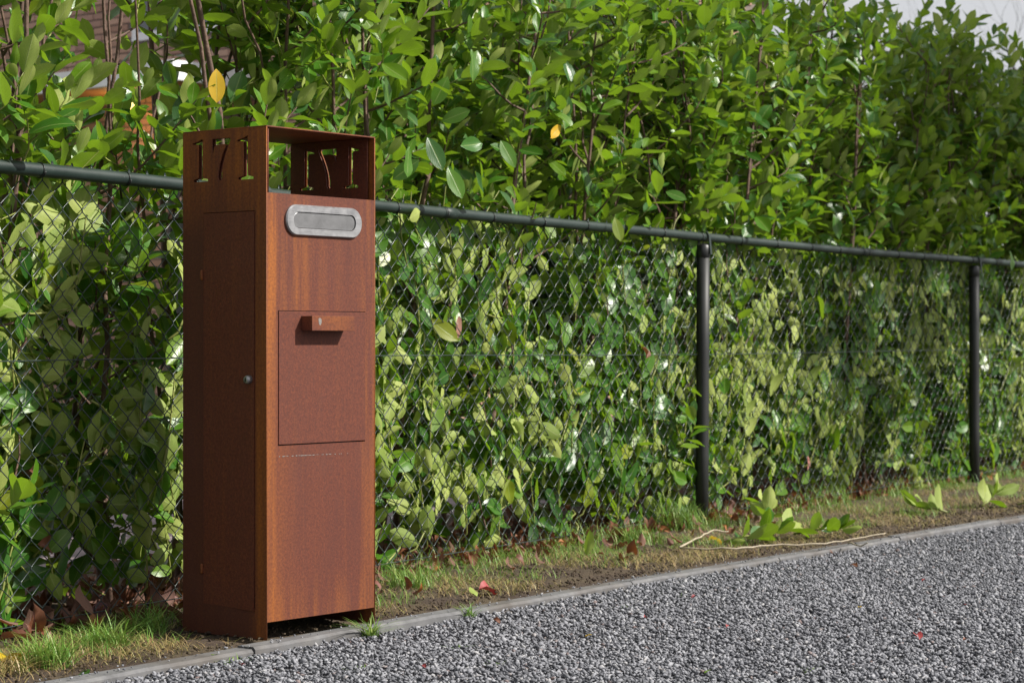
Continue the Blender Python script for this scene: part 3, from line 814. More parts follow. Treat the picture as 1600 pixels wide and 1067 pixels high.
# ------------------------------------------------------------------ chain link fence
fence = empty('chain_link_fence', (FEN.at(S_B)[0].x, FEN.at(S_B)[0].y, 0))
tag(fence, 'dark green chain link fence with a round top rail, in front of the laurel hedge', 'fence')
fo = fence.location
def fw(s_, off, z):
    p = fl(s_, off); return Vector((p.x, p.y, z)) - fo
def rail_z(s_): return 1.003 + .0025*math.sin(s_*2.1+.9)
RAILR = .0152
mb = MB(); ss = np.arange(S0, S1+.3, .08)
mb.tube([fw(a, 0, rail_z(a)) for a in ss], RAILR, 20); mb.build('top_rail', M['coat'], fence, True)
# rail joint sleeves
for sp_ in (FEN.from_px(690), FEN.from_px(1345)):
    mb = MB(); mb.tube([fw(sp_, 0, rail_z(sp_)), fw(sp_+.07, 0, rail_z(sp_+.07))], RAILR+.0011, 20); mb.build('rail_sleeve', M['coat'], fence, True)
# posts
for k, sp_ in enumerate((S_B-SPAN, S_B, S_C)):
    mb = MB(); lean = (.0, -.010, .006)[k]
    a = fw(sp_, .004, -.12); b_ = fw(sp_+lean*-1, .004, .972)
    mb.tube([a, a.lerp(b_, .33), a.lerp(b_, .66), b_], .0232, 24); po = mb.build('post', M['post'], fence, True)
    mb = MB(); top = b_
    mb.tube([top+Vector((0, 0, -.040)), top+Vector((0, 0, -.0385)), top+Vector((0, 0, .002)), top+Vector((0, 0, .010))], [.0236, .0252, .0252, .017], 24)
    cp = mb.build('post_cap', M['black'], po, True)
    # strap going round the rail
    mb = MB(); pts = []
    ctr = fw(sp_+.012, 0, rail_z(sp_)); t3 = Vector((*FEN.at(sp_)[1], 0)); n3 = Vector((*backn(FEN.at(sp_)[1]), 0))
    rr = RAILR+.003
    prof = [(-.0245, -.062)] + [(-rr*math.cos(x), rr*math.sin(x)) for x in np.linspace(0, math.pi, 11)] + [(.0245, -.062)]
    vs = []; fs = []
    for (pn, pz) in prof:
        ln_ = math.hypot(pn, pz) or 1
        for th in (0, .0028):
            sc_ = 1+th/ln_
            for tt_ in (-.007, .007):
                vs.append(ctr + n3*pn*(sc_ if pz >= 0 else 1+th/abs(pn)) + Vector((0, 0, pz*(sc_ if pz >= 0 else 1))) + t3*tt_)
    for i in range(len(prof)-1):
        q = i*4; r_ = q+4
        fs += [(q, q+1, r_+1, r_), (q+3, q+2, r_+2, r_+3), (q+2, q, r_, r_+2), (q+1, q+3, r_+3, r_+1)]
    mb.add(vs, fs).build('rail_strap', M['coat'], po, False, loc=None)
# woven netting, each wire a zigzag hooked into the next, slack here and there
PX, PZ = .0325, .062
def slack(s_, z):
    e = min(1, (1.0-z)/.25) if z < 1 else 0
    return (.020 + .007*noise.noise((s_*1.7, z*2.5, 1))*e + .004*noise.noise((s_*6, z*6, 4))*e,
            .006*noise.noise((s_*2, z*3, 9))*e, .005*noise.noise((s_*2.3, z*2, 15))*e)
nw = int((S1-S0)/PX); mb = MB()
zt = 1.018; nz = int((zt-.015)/(PZ/2))
for wi in range(nw):
    sc0 = S0 + wi*PX; pts = []; tw = 1 if wi % 2 == 0 else -1
    for j in range(nz+1):
        z = zt - j*PZ/2; sgn = 1 if ((j + wi) % 2 == 0) else -1
        da, db, dc = slack(sc0, z)
        ex = PX/2 + .0012
        # little knuckle: three points per corner, passing over its neighbour
        for (ds, dz, dn) in ((-.0035*sgn, .0042, -.0017*sgn), (.0, 0, 0), (-.0035*sgn, -.0042, .0017*sgn)):
            if j == 0 and dz > 0: continue
            pts.append(fw(sc0 + sgn*ex + ds + db, da + dn, z + dz + dc))
    # twisted end standing up behind the rail
    pts = [fw(sc0+tw*(PX/2+.004), .020, zt+.003), fw(sc0+tw*(PX/2+.001), .021, zt+.012), fw(sc0+tw*(PX/2-.002), .020, zt+.006)] + pts
    mb.tube(pts, .00132, 4, cap=False)
o = mb.build('wire_netting', M['wire'], fence, True); o['kind'] = 'stuff'
for zz in (.595, .03):
    mb = MB(); mb.tube([fw(a, .016 + .002*math.sin(a*5), zz + .004*math.sin(a*1.3)) for a in np.arange(S0, S1, .1)], .0015, 5); mb.build('tension_wire', M['wire'], fence, True)
# tie wires round the rail
s_ = FEN.from_px(60); k = 0
while s_ < S1:
    mb = MB(); pts = []
    for i in range(22):
        a = i/21*2*math.pi*1.15 - 1.2; pts.append(fw(s_ + .0005*i*.6, -(RAILR+.0013)*math.cos(a), rail_z(s_)+(RAILR+.0013)*math.sin(a)))
    pts.append(fw(s_+.008, .020, 1.0+.018)); pts.append(fw(s_+.004, .022, 1.0+.026))
    mb.tube(pts, .0012, 5); mb.build('tie_wire', M['black'], fence, True); k += 1
    s_ += .285 + random.uniform(-.03, .03)

# ------------------------------------------------------------------ post box of weathered steel
BU = Vector((.624, .7815)).normalized(); BB = Vector((-BU.y, BU.x)); BO = Vector((-.524, 4.64))
BW, BD, BH = .345, .2585, 1.098
box = empty('post_box', (BO.x, BO.y, 0), math.atan2(BU.y, BU.x))
tag(box, 'tall rusty steel post box with cut out house number 171 beside the gravel', 'post box')
def fx(px, off=0.0):     # along the front face (off = metres in front of it)
    k = (px-800)/FPX; o_ = BO - BB*off
    return (k*o_.y-o_.x)/(BU.x-k*BU.y)
def fz(px, py, off=0.0):
    p = BO - BB*off + BU*fx(px, off); return CAMH + (533.5-py)/FPX*p.y
def sx(px):              # along the left face, from the front edge back
    k = (px-800)/FPX; return (k*BO.y-BO.x)/(BB.x-k*BB.y)
def sz_(px, py):
    p = BO + BB*sx(px); return CAMH + (533.5-py)/FPX*p.y
TH = .003
def plate(name, outer, holes, mat, xf, parent, th=TH, bev=.0006):
    """flat sheet with cut-outs; outline in (a, z), xf maps (a, z, t) to the box frame"""
    cu = bpy.data.curves.new(name, 'CURVE'); cu.dimensions = '2D'; cu.fill_mode = 'BOTH'; cu.extrude = th/2; cu.bevel_depth = 0
    for pl in [outer]+holes:
        sp = cu.splines.new('POLY'); sp.points.add(len(pl)-1); sp.use_cyclic_u = True
        for q, (a, z) in zip(sp.points, pl): q.co = (a, z, 0, 1)
    tmp = bpy.data.objects.new('tmp', cu); C.objects.link(tmp); bpy.context.view_layer.update()
    me = bpy.data.meshes.new_from_object(tmp.evaluated_get(bpy.context.evaluated_depsgraph_get()))
    C.objects.unlink(tmp); bpy.data.objects.remove(tmp); bpy.data.curves.remove(cu)
    for v in me.vertices: v.co = xf(v.co.x, v.co.y, v.co.z + th/2)
    me.materials.clear(); me.materials.append(mat); me.name = name
    bm = bmesh.new(); bm.from_mesh(me); bmesh.ops.remove_doubles(bm, verts=bm.verts[:], dist=1e-5); bmesh.ops.recalc_face_normals(bm, faces=bm.faces[:]); bm.to_mesh(me); bm.free()
    return link(name, me, parent)
def rect(a0, a1, z0, z1): return [(a0, z0), (a1, z0), (a1, z1), (a0, z1)]
def one(x, z, w, h):
    P_ = [(.06, 0), (1.0, 0), (1.0, .055), (.88, .068), (.70, .085), (.66, .13), (.66, 1.0), (.60, 1.0), (.40, .955), (.0, .915), (.0, .885), (.30, .885), (.36, .875), (.385, .83), (.385, .12), (.35, .085), (.20, .068), (.06, .055)]
    return [(x+a*w, z+b*h) for a, b in P_]
def seven(x, z, w, h):
    P_ = [(0, .99), (0, .66), (.055, .66), (.07, .72), (.11, .79), (.20, .835), (.34, .85), (.74, .85), (.62, .70), (.50, .55), (.40, .38), (.33, .20), (.31, .09), (.34, .02), (.43, 0), (.52, .02), (.56, .09), (.555, .2), (.60, .38), (.70, .56), (.83, .74), (1.0, .93), (1.0, .99)]
    return [(x+a*w, z+b*h) for a, b in P_]
# on the left face the reading direction runs from the back (left in view) to the front edge: a = BD - s
def num(lst, mirror=False):
    out = []
    for kind, a0, a1, z0, z1 in lst:
        gl = (one if kind == 1 else seven)(a0, z0, a1-a0, z1-z0)
        out.append(gl)
    return out
def A(px): return BD - sx(px)
dig = [(1, A(300.5), A(325), .986, 1.079), (7, A(331.5), A(360), .9855, 1.0785), (1, A(370), A(396), .985, 1.079)]
dz0, dz1 = sz_(358, 945), sz_(358, 331)
da0, da1 = A(317.5), A(398.5)
door_hole = [(da0, dz0), (da1, dz0), (da1, dz1), (da0, dz1)]
lx = lambda a, z, t: Vector((t, BD-a, z))
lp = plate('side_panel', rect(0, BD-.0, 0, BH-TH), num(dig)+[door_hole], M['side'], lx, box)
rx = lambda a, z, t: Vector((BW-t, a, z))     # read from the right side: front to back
dig2 = [(1, BD-(d_[2]), BD-(d_[1]), d_[3], d_[4]) if d_[0] == 1 else (7, BD-d_[2], BD-d_[1], d_[3], d_[4]) for d_ in dig][::-1]
rp = plate('side_panel', rect(0, BD, 0, BH-TH), num(dig2), M['side'], rx, box)
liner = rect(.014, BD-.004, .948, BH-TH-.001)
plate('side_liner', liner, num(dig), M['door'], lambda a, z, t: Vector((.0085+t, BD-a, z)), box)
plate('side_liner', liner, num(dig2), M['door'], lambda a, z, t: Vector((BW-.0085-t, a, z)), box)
rp['label'] = 'far side panel with the number cut through, seen from inside'
# top
MB().box(0, BW, 0, BD, BH-TH+.0001, BH).build('top_plate', M['rust'], box, bevel=.0005)
# front panel with parcel hatch opening
fz0 = .038; fz1 = .955
hx0, hx1 = fx(434.5), fx(571); hz0 = (fz(434.5, 696)+fz(571, 690))/2; hz1 = (fz(434.5, 485)+fz(571, 487))/2
fxm = lambda a, z, t: Vector((a, t+.0004, z))
plate('front_panel', rect(TH+.0003, BW-TH-.0003, fz0, fz1), [rect(hx0, hx1, hz0, hz1)], M['front'], fxm, box)
# letter slot
cx, cz = (fx(445)+fx(563))/2, fz(504, 346.5); sw = fx(563)-fx(445); sh_ = (370-323)/704
def stadium(cx, cz, w, h, n=14, k=.5):
    r = h*k; out = []
    for (ox, oz, a0) in ((w/2-r, h/2-r, 0), (-w/2+r, h/2-r, 90), (-w/2+r, -h/2+r, 180), (w/2-r, -h/2+r, 270)):
        for i in range(n+1): a = R(a0+90*i/n); out.append((cx+ox+r*math.cos(a), cz+oz+r*math.sin(a)))
    return out
def ring(outer, inner, y0, y1, yin, name, mat, parent):
    n_ = len(outer); vs = []; fs = []
    def shrink(pl, k): 
        return [(cx+(a-cx)*(1-k/ (sw/2)), cz+(b-cz)*(1-k/(sh_/2))) for a, b in pl]
    loops = [[(a, y0, b) for a, b in outer], [(a, (y0*.4+y1*.6), b) for a, b in outer], [(a, y1, b) for a, b in shrink(outer, .0022)], [(a, y1, b) for a, b in inner], [(a, yin, b) for a, b in inner]]
    for l in loops: vs += l
    for j in range(len(loops)-1):
        for i in range(n_): i2 = (i+1) % n_; fs.append((j*n_+i, (j+1)*n_+i, (j+1)*n_+i2, j*n_+i2))
    mb = MB(); mb.add(vs, fs); return mb.build(name, mat, parent, False)
so_ = stadium(cx, cz, sw, sh_, k=.48); si_ = stadium(cx, cz, fx(553.5)-fx(456.5), (358.5-333.5)/704, k=.45)
slot = ring(so_, si_, .0003, -.0065, -.001, 'letter_slot', M['steel'], box)
fl2 = stadium(cx, cz, (fx(553.5)-fx(456.5))-.002, (358.5-333.5)/704-.002, k=.45); n_ = len(fl2)
mb = MB(); mb.add([(a, -.0008, b) for a, b in fl2]+[(a, -.0036, b) for a, b in fl2]+[(cx+(a-cx)*.985, -.0042, cz+(b-cz)*.94) for a, b in fl2],
    [(i, n_+i, n_+(i+1) % n_, (i+1) % n_) for i in range(n_)]+[(n_+i, 2*n_+i, 2*n_+(i+1) % n_, n_+(i+1) % n_) for i in range(n_)]+[tuple(2*n_+i for i in range(n_))])
mb.build('slot_flap', M['flap'], slot)
# hatch and its handle
gp = .0015
ht = MB().box(hx0+gp, hx1-gp, -.0012, .0018, hz0+.0028, hz1-gp).build('parcel_hatch', M['door'], box, bevel=.0005)
MB().box(hx0-.01, hx1+.01, .02, .022, hz0-.01, hz1+.01).build('inner_plate', M['darkpaint'], box)
PR = .034
gx0 = fx(470); gx1 = fx(554, PR); gz1 = fz(486, 493.5, PR); gz0 = fz(486, 516.5, PR)
mb = MB(); y0, y1 = -PR, -.0014
mb.box(gx0, gx1, y0, y0+.003, gz0, gz1); mb.box(gx0+.0001, gx0+.003, y0+.0031, y1, gz0+.0002, gz1-.0032); mb.box(gx1-.003, gx1-.0001, y0+.0031, y1, gz0+.0002, gz1-.0032); mb.box(gx0+.0002, gx1-.0002, y0+.0031, y1, gz1-.003, gz1-.0001)
hd = mb.build('hatch_handle', M['rust'], ht, bevel=.0006)
# bare grey patch on the handle where the rust wore off, weld scratches under the hatch
def flake(name, pts, y, mat, parent): 
    n_ = len(pts); mb = MB(); mb.add([(a, y, b) for a, b in pts]+[(a, y-.0003, b) for a, b in pts], [tuple(range(n_, 2*n_))]+[(i, i+n_, (i+1) % n_+n_, (i+1) % n_) for i in range(n_)]); return mb.build(name, mat, parent)
M['bare'] = plain('worn_bare_metal', (.20, .185, .17), .6, .2, .3, 200)
px0, px1 = fx(497.5, PR), fx(502.5, PR); zc = (gz0+gz1)/2+.002
flake('worn_patch', [(px0, zc+.008), ((px0+px1)/2, zc+.010), (px1, zc+.006), (px1-.001, zc-.003), ((px0+px1)/2, zc-.007), (px0+.001, zc-.002)], y0-.0001, M['bare'], hd)
mb = MB(); rd = random.Random(4); x = fx(436)
while x < fx(560):
    w_ = rd.uniform(.001, .008)
    px_ = 436+(x-fx(436))/(fx(560)-fx(436))*124; zc = fz(px_, 713-(px_-436)*.045)
    if rd.random() < (.75 if px_ < 510 else .3):
        h_ = rd.uniform(.0004, .0011); mb.box(x, x+w_, -.0002, .0006, zc-h_+rd.uniform(-.0006, .0006), zc+h_)
    x += w_ + rd.uniform(0, .004)
mb.build('weld_scratch', M['bare'], box)
# side door, its lower front corner bent outwards
mb = MB(); nx, nz = 8, 40; vs = []; fs = []
for lay in (0, 1):
    for i in range(nx+1):
        for j in range(nz+1):
            a = da0+gp + (da1-da0-2*gp)*i/nx; z = dz0+gp + (dz1-dz0-2*gp)*j/nz
            if j == 0: z -= .006*(i/nx) + .0025
            bend = -.003*max(0, (i/nx-.3)/.7)**2*max(0, 1-j/9)**2
            warp = -.0012*math.sin(j/nz*math.pi)*(i/nx)
            vs.append((-.0008 + bend + warp + (.003 if lay else 0), BD-a, z))
q = (nx+1)*(nz+1); ii = lambda i, j, l: l*q+i*(nz+1)+j
for i in range(nx):
    for j in range(nz):
        fs.append((ii(i,j,0), ii(i+1,j,0), ii(i+1,j+1,0), ii(i,j+1,0))); fs.append((ii(i,j,1), ii(i,j+1,1), ii(i+1,j+1,1), ii(i+1,j,1)))
for i in range(nx):
    fs.append((ii(i,0,0), ii(i,0,1), ii(i+1,0,1), ii(i+1,0,0))); fs.append((ii(i,nz,0), ii(i+1,nz,0), ii(i+1,nz,1), ii(i,nz,1)))
for j in range(nz):
    fs.append((ii(0,j,0), ii(0,j+1,0), ii(0,j+1,1), ii(0,j,1))); fs.append((ii(nx,j,0), ii(nx,j,1), ii(nx,j+1,1), ii(nx,j+1,0)))
mb.add(vs, fs); sd = mb.build('side_door', M['door'], box)
# lock
lz = sz_(391, 593); ly = sx(391)
mb = MB(); mb.tube([(.0, ly, lz), (-.010, ly, lz), (-.014, ly, lz)], [.0092, .0092, .0070], 20); lk = mb.build('lock', M['steel'], sd, True)
MB().box(-.0145, -.0135, ly-.0012, ly+.0012, lz-.004, lz+.004).build('keyhole', M['black'], lk)
# hinges: stubby pins with bright rust
for py in (430, 888):
    hz_ = sz_(317, py); hy = sx(316.5)
    mb = MB(); mb.tube([(-.0015, hy, hz_-.011), (-.0025, hy, hz_-.008), (-.0025, hy, hz_+.008), (-.0015, hy, hz_+.011)], [.002, .0035, .0035, .002], 8); mb.build('hinge', M['rust'], box, True)
# inside: floor of the number compartment, back panel
MB().box(TH+.0004, BW-TH-.0004, .0045, BD-.0004, .944, .947).build('compartment_floor', M['door'], box)
MB().box(TH+.0004, BW-TH-.0004, BD-.0035, BD-.0002, .02, .9435).build('back_panel', M['door'], box)
MB().box(TH+.0004, BW-TH-.0004, .0045, BD-.004, .052, .055).build('bottom_plate', M['darkpaint'], box)

# ------------------------------------------------------------------ grass, litter and cuttings on the verge
def blades(P, H, Wd, lean, bend, seed=0):
    r_ = np.random.default_rng(seed); n = len(P); a = r_.uniform(0, 2*np.pi, n)
    dirx = np.column_stack([np.cos(a), np.sin(a), np.zeros(n)]); side_ = np.column_stack([-np.sin(a), np.cos(a), np.zeros(n)])
    side_ = side_*np.cos(.6)+dirx*0
    Vs = []
    for f, wf in ((0, 1), (.35, .9), (.7, .62), (1, .08)):
        off = dirx*(lean*f + bend*f*f)[:, None]*H[:, None]; up = np.zeros((n, 3)); up[:, 2] = H*(f - .45*np.clip(lean+bend, 0, 1.6)*f*f*.6)
        c = P + off + up; Vs += [c - side_*(Wd*wf)[:, None], c + side_*(Wd*wf)[:, None]]
    V = np.stack(Vs, 1).reshape(-1, 3)
    f = np.array([[0, 1, 3, 2], [2, 3, 5, 4], [4, 5, 7, 6]]); F = (f[None] + (np.arange(n)*8)[:, None, None]).reshape(-1, 4)
    return V, F
def tuft(px, py, n, h, rad, mat, label, group=None, flat=.7, seed=0, z=0.0):
    n = max(14, int(n*.6)); flat = flat*1.3
    c = on_ground(px, py, z); r_ = np.random.default_rng(seed+500)
    a = r_.uniform(0, 6.28, n); q = r_.random(n)**.6*rad
    P = np.column_stack([np.cos(a)*q, np.sin(a)*q, np.full(n, -.004)])
    H_ = r_.uniform(.45, 1.1, n)*h; V, F = blades(P, H_, r_.uniform(.0009, .0021, n), r_.uniform(0, flat, n), r_.uniform(.1, flat, n), seed)
    o = link('grass_tuft', np_mesh('grass_tuft', V, F, mat), None, c); return tag(o, label, 'grass', group)
G1 = 'grass tufts on the verge left of the post box'
tuft(78, 1038, 420, .085, .050, M['grass'], 'thick bright green grass tuft at the lower left corner by the kerb', None, .7, 1)
tuft(165, 1010, 330, .080, .050, M['grass'], 'green grass tuft right of the thickest tuft, left of the post box', None, .7, 2)
tuft(228, 985, 240, .085, .045, M['grass'], 'thin green grass tuft nearest the left side of the post box', None, .8, 3)
tuft(20, 1050, 150, .06, .05, M['straw'], 'yellowish dry grass tuft at the very left edge of the photo', None, .9, 4)
tuft(578, 992, 130, .062, .018, M['grass'], 'spiky grass tuft growing over the kerb at the foot of the post box', None, 1.0, 5, -.015)
tuft(736, 960, 50, .05, .018, M['grass'], 'small grass tuft leaning over the kerb right of the post box', None, .9, 6, -.01)
tuft(640, 918, 240, .08, .06, M['grass'], 'green and yellow grass clump against the netting just right of the post box', None, .6, 7)
tuft(1000, 848, 260, .09, .07, M['grass'], 'green grass clump on the verge left of the near fence post', None, .5, 8)
tuft(1062, 826, 340, .13, .07, M['grass'], 'tall grass clump touching the left of the near fence post', None, .4, 9)
tuft(1290, 784, 260, .10, .10, M['grass'], 'tall grass clump in front of the netting between the two fence posts', None, .45, 10)
for k, (x, y) in enumerate(((366, 1040), (1068, 935), (717, 1015), (775, 1040), (978, 952), (1262, 1050), (560, 1048))):
    lab = ['small weed in the gravel at the kerb joint left of the post box', 'spindly green weed in the gravel below the near fence post', 'flat little grass weed in the gravel right below the post box',
           'faint little weed in the gravel near the bottom of the photo centre', 'tiny green weed in the gravel close to the kerb right of centre', 'small grass weed at the bottom edge right of centre', 'tiny weed in gravel under the spiky kerb tuft'][k]
    tuft(x, y, 26, .022 if k else .035, .014, M['grass'], lab, None, 1.1, 20+k, -.022)
# general grass cover, green and dry
def cover(name, n, mat, h, off_fn, seed, w=(.0006, .0014), flat=.8, rngd=(-1.0, 8.2)):
    r_ = np.random.default_rng(seed); P = []; H_ = []
    while len(P) < n:
        d_ = r_.uniform(*rngd); q = off_fn(r_, d_)
        p = kl(d_, q)
        v = noise.noise((p.x*2.6+seed, p.y*2.6, 0)) + .4*noise.noise((p.x*9, p.y*9, seed))
        if v < (r_.uniform(-.55, .25) if mat is M['straw'] else r_.uniform(-.25, .35)): continue
        if q < .08 and r_.random() > (.6 if mat is M['straw'] else .2): continue
        lb = (p-BO); u_, b_ = lb.dot(BU), lb.dot(BB)
        if -.06 < u_ < BW+.03 and -.10 < b_ < BD+.02: continue
        P.append((p.x, p.y, -.004)); H_.append(h*r_.uniform(.4, 1.15)*(.8+.5*v))
    P = np.array(P); H_ = np.array(H_)
    V, F = blades(P, H_, r_.uniform(*w, n), r_.uniform(0, flat, n), r_.uniform(.1, flat+.2, n), seed)
    o = link(name, np_mesh(name, V, F, mat)); o['kind'] = 'stuff'; o['label'] = 'grass growing along the verge between kerb and fence' if mat is M['grass'] else 'dry straw coloured grass matted along the kerb'; o['category'] = 'grass'
def w_strip(r_, d_): return r_.uniform(.03, .30 + max(0, d_)*.05)
fo_ = lambda d_: .43+.09*max(0, d_)
cover('grass', 9500, M['grass'], .048, lambda r_, d_: fo_(d_)*r_.uniform(.25, 1.05), 1)
cover('tall_grass', 3000, M['grass'], .085, lambda r_, d_: fo_(d_)-r_.uniform(-.08, .16), 2, (.0009, .002), .5, (1.0, 8.2))
cover('dry_grass', 24000, M['straw'], .034, lambda r_, d_: fo_(d_)*r_.uniform(.05, .85), 3, (.0005, .0011), 1.3)

# leaf litter
def litter_data(n, d_rng, off, seed, size=(.03, .065), z=(0, .022)):
    r_ = np.random.default_rng(seed); P = []; D = []; Nn = []; S = []
    for i in range(n):
        d_ = r_.uniform(*d_rng); p = kl(d_, off(r_, d_)); lb = (p-BO); u_, b_ = lb.dot(BU), lb.dot(BB)
        if -.04 < u_ < BW+.03 and -.04 < b_ < BD+.02: p = kl(d_, .62)
        P.append((p.x, p.y, r_.uniform(*z))); a = r_.uniform(0, 6.28)
        D.append((math.cos(a), math.sin(a), r_.normal(.05, .18))); Nn.append((r_.normal(0, .35), r_.normal(0, .35), 1 if r_.random() < .6 else -1)); S.append(r_.uniform(*size))
    return map(np.array, (P, D, Nn, S))
P, D, Nn, S = litter_data(3800, (-1.2, 8.2), lambda r_, d_: fo_(d_)-.07 + abs(r_.normal(0, .36)), 5)
me = leaves_mesh('leaf_litter', P, D, Nn, S, rng.integers(0, 8, len(P)), dead_t, M['dead'])
o = link('leaf_litter', me); tag(o, 'brown dead leaves heaped under the hedge along the netting', 'leaf litter', None, 'stuff')
# single fallen leaves lying in front of the netting
dead_me = [np_mesh('fallen_leaf', V, F, M['dead'], UV[F.ravel()], True) for V, F, UV in dead_t]
red_me = [np_mesh('fallen_leaf', V, F, M['redleaf'], UV[F.ravel()], True) for V, F, UV in dead_t[:4]]
yel_me = [np_mesh('fallen_leaf', V, F, M['yellow'], UV[F.ravel()], True) for V, F, UV in dead_t[:3]]
grn_me = [np_mesh('fallen_leaf', V, F, M['leaf'], UV[F.ravel()], True) for V, F, UV in hi_t[:6]]
def put_leaf(me, P_, D_, N_, s_, label, group=None):
    o = bpy.data.objects.new('fallen_leaf', me); C.objects.link(o); Fm = frames(np.array([D_]), np.array([N_]))[0]
    m4 = Matrix.Identity(4)
    for a in range(3):
        for b_ in range(3): m4[a][b_] = Fm[a][b_]*s_
        m4[a][3] = P_[a]
    o.matrix_basis = m4; return tag(o, label, 'leaf', group)
def leaf_at(me, px, py, s_, label, group=None, z=.004, ang=None, lift=.25, flip=1):
    p = on_ground(px, py, z); a = random.uniform(0, 6.28) if ang is None else ang
    put_leaf(me, (p.x, p.y, z+.006), (math.cos(a), math.sin(a), lift), (random.gauss(0, .3), random.gauss(-.2, .3), flip), s_, label, group)
P, D, Nn, S = litter_data(64, (1.25, 4.2), lambda r_, d_: fo_(d_)*r_.triangular(.3, .95, 1.0), 8, (.03, .068), (.005, .03))
for i in range(len(P)): put_leaf(random.choice(dead_me), P[i], D[i], Nn[i], S[i], 'brown fallen leaf on the verge right of the post box', 'brown fallen leaves on the verge right of the post box')
P, D, Nn, S = litter_data(26, (-.3, .9), lambda r_, d_: r_.uniform(.30, .50), 9, (.06, .10), (.01, .05))
for i in range(len(P)): put_leaf(random.choice(dead_me), P[i], D[i], Nn[i], S[i], 'brown fallen leaf below the netting left of the post box', 'brown fallen leaves left of the post box')
GZ = -.018
for px, py, s_, me, lab in (
    (437, 1008, .030, red_me[0], 'pink and red curled leaf on the gravel at the front corner of the post box'),
    (452, 1004, .024, dead_me[1], 'orange brown shred of leaf against the kerb below the post box'),
    (469, 1000, .022, red_me[1], 'dark red folded leaf standing at the kerb below the post box'),
    (383, 1042, .014, red_me[2], 'tiny dark red petal in the gravel left of the post box corner'),
    (335, 1032, .034, grn_me[1], 'crumpled green leaf lying against the kerb left of the post box'),
    (120, 1063, .030, grn_me[2], 'yellow green leaf at the bottom left edge on the gravel'),
    (770, 972, .026, dead_me[3], 'tan curled leaf on the gravel right of the post box'),
    (886, 932, .020, dead_me[0], 'small orange leaf on the gravel by the kerb'),
    (1002, 905, .024, red_me[1], 'red brown leaf on the kerb edge left of the near fence post'),
    (1068, 902, .022, grn_me[3], 'pale green leaf at the kerb below the near fence post'),
    (1112, 893, .036, dead_me[4], 'red brown leaf pair on the kerb just right of the near fence post'),
    (1086, 934, .018, red_me[2], 'small salmon leaf on the gravel below the near fence post'),
    (1006, 968, .016, red_me[3], 'small pink petal on the gravel at the middle'),
    (1135, 980, .014, red_me[0], 'tiny magenta petal on the gravel right of the middle'),
    (660, 1043, .020, red_me[1], 'pink leaf shred at the bottom of the photo right of the post box'),
    (1342, 952, .018, yel_me[0], 'small yellow leaf on the open gravel'),
    (1430, 996, .034, red_me[2], 'larger pinkish red leaf on the open gravel at the right'),
    (1504, 1004, .028, dead_me[2], 'thin brown leaf on the gravel near the lower right corner'),
    (1340, 888, .034, dead_me[5], 'dark red curled leaf on the far gravel right of the near fence post'),
    (1445, 909, .016, red_me[3], 'small orange red petal on the far gravel'),
    (1510, 948, .016, red_me[0], 'small red petal on the gravel at the right edge'),
    (1592, 870, .022, red_me[1], 'red leaf on the far gravel at the right edge of the photo'),
    (1295, 866, .034, dead_me[6], 'brown leaf at the kerb under the pale twig'),
    (1100, 1056, .016, grn_me[4], 'tiny green leaf at the bottom edge of the photo'),
    (925, 996, .020, yel_me[1], 'tan leaf sliver on the gravel at the photo middle')):
    leaf_at(me, px, py, s_, lab, z=GZ, lift=random.uniform(.05, .5))
leaf_at(yel_me[0], 1106, 846, .070, 'large yellow leaf with orange blotch on the verge by the near fence post', ang=.3, lift=.35)
leaf_at(yel_me[2], 4, 1040, .070, 'yellow leaf at the far left edge beside the kerb', ang=1.2, lift=.5)
leaf_at(red_me[2], 748, 925, .075, 'dark purple brown leaf lying at the kerb right of the post box', ang=.5, lift=.2)
leaf_at(grn_me[0], 916, 872, .085, 'broad pale green leaf standing against the foot of the netting', ang=1.2, lift=1.4, flip=-1)
leaf_at(grn_me[2], 745, 935, .045, 'small lime green leaf by the dark purple leaf', ang=2, lift=.6, flip=-1)
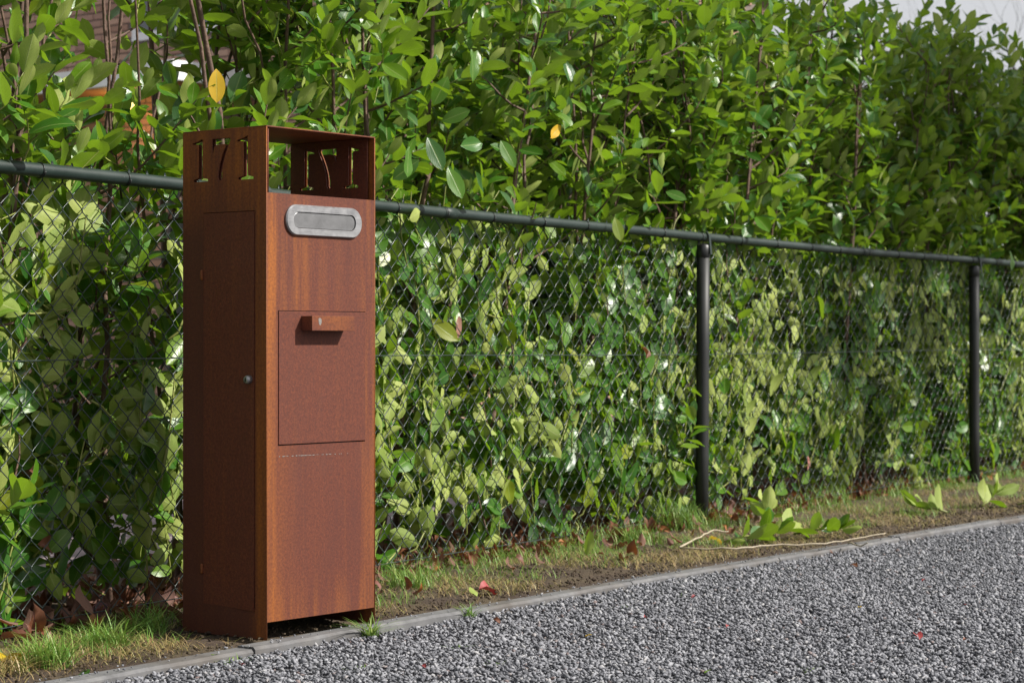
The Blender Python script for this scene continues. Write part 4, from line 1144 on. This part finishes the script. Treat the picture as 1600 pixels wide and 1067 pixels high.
# laurel cuttings thrown on the verge: stem with a whorl of leaves
def cutting(px, py, n, ln, heading, label, seed, scale=.085, up=.12):
    rd = random.Random(seed); c = on_ground(px, py, 0.01); t = empty('laurel_cutting', c); tag(t, label, 'cutting')
    d = Vector((math.cos(heading), math.sin(heading), up)).normalized()
    mb = MB(); mb.tube([Vector((0, 0, 0)), d*ln*.5+Vector((0, 0, .008)), d*ln], [.004, .0035, .002], 6); mb.build('stem', M['shoot'], t, True)
    a = 0
    for i in range(n):
        f = .15+.85*i/(n-1); a += GA; e1 = d.orthogonal().normalized(); e2 = d.cross(e1); rad = e1*math.cos(a)+e2*math.sin(a)
        if rad.z < -.3: rad.z *= -.6
        dv = (d*(.3+.6*f)+rad*.9).normalized(); nv = d*.7+Vector((rd.gauss(0, .4), rd.gauss(0, .4), .9 if rd.random() < .55 else -.9))
        o = bpy.data.objects.new('leaf', rd.choice(hi_me)); C.objects.link(o); o.parent = t
        Fm = frames(np.array([dv[:]]), np.array([nv[:]]))[0]; s_ = scale*rd.uniform(.75, 1.1); p = d*ln*f; m4 = Matrix.Identity(4)
        for x in range(3):
            for y in range(3): m4[x][y] = Fm[x][y]*s_
            m4[x][3] = p[x]
        o.matrix_basis = m4
cutting(1132, 846, 8, .14, .2, 'cut laurel sprig lying just right of the near fence post, pale leaves up', 1)
cutting(1168, 842, 10, .18, .5, 'large dark cut laurel sprig between the near post and the long pale twig', 2, .095)
cutting(1240, 834, 9, .16, -.3, 'cut laurel sprig over the middle of the long pale twig', 3)
cutting(1205, 822, 9, .16, 1.6, 'cut laurel sprig propped on the netting behind the other sprigs', 4, .09, .45)
cutting(1535, 790, 10, .18, 1.0, 'pale cut laurel sprig right of the far fence post', 5, .10, .25)
cutting(1590, 788, 8, .15, .1, 'pale cut laurel sprig at the right edge of the photo by the kerb', 6, .12)
cutting(1480, 800, 6, .12, 2.6, 'small cut laurel sprig left of the far fence post on the verge', 7, .10)
# long pale twigs
def twig(pxs, r, label, z=.012):
    mb = MB(); pts = [on_ground(x, y, z + dz) for x, y, dz in pxs]; c = pts[0].copy()
    fine = []
    for a, b_ in zip(pts, pts[1:]):
        for k in range(4): fine.append(a.lerp(b_, k/4)+Vector((0, 0, random.gauss(0, .0015)))-c)
    fine.append(pts[-1]-c); o = mb.tube(fine, [r*(1-.5*i/len(fine)) for i in range(len(fine))], 6).build('twig', M['twig'], None, True, loc=c); tag(o, label, 'twig')
twig([(1062, 857, 0), (1150, 857, .004), (1200, 852, .006), (1290, 849, .008), (1340, 840, .010), (1384, 833, .012)], .0033, 'long pale bare twig lying along the kerb right of the near fence post')
twig([(1062, 855, 0), (1095, 838, .01), (1115, 828, .02), (1138, 830, .012)], .0035, 'short curved pale twig by the foot of the near fence post')
twig([(1325, 848, .0), (1345, 852, 0), (1356, 848, .012)], .003, 'small forked pale twig tip hanging over the kerb')
for o in bpy.data.objects:
    if o.type == 'EMPTY': o.empty_display_size = .1
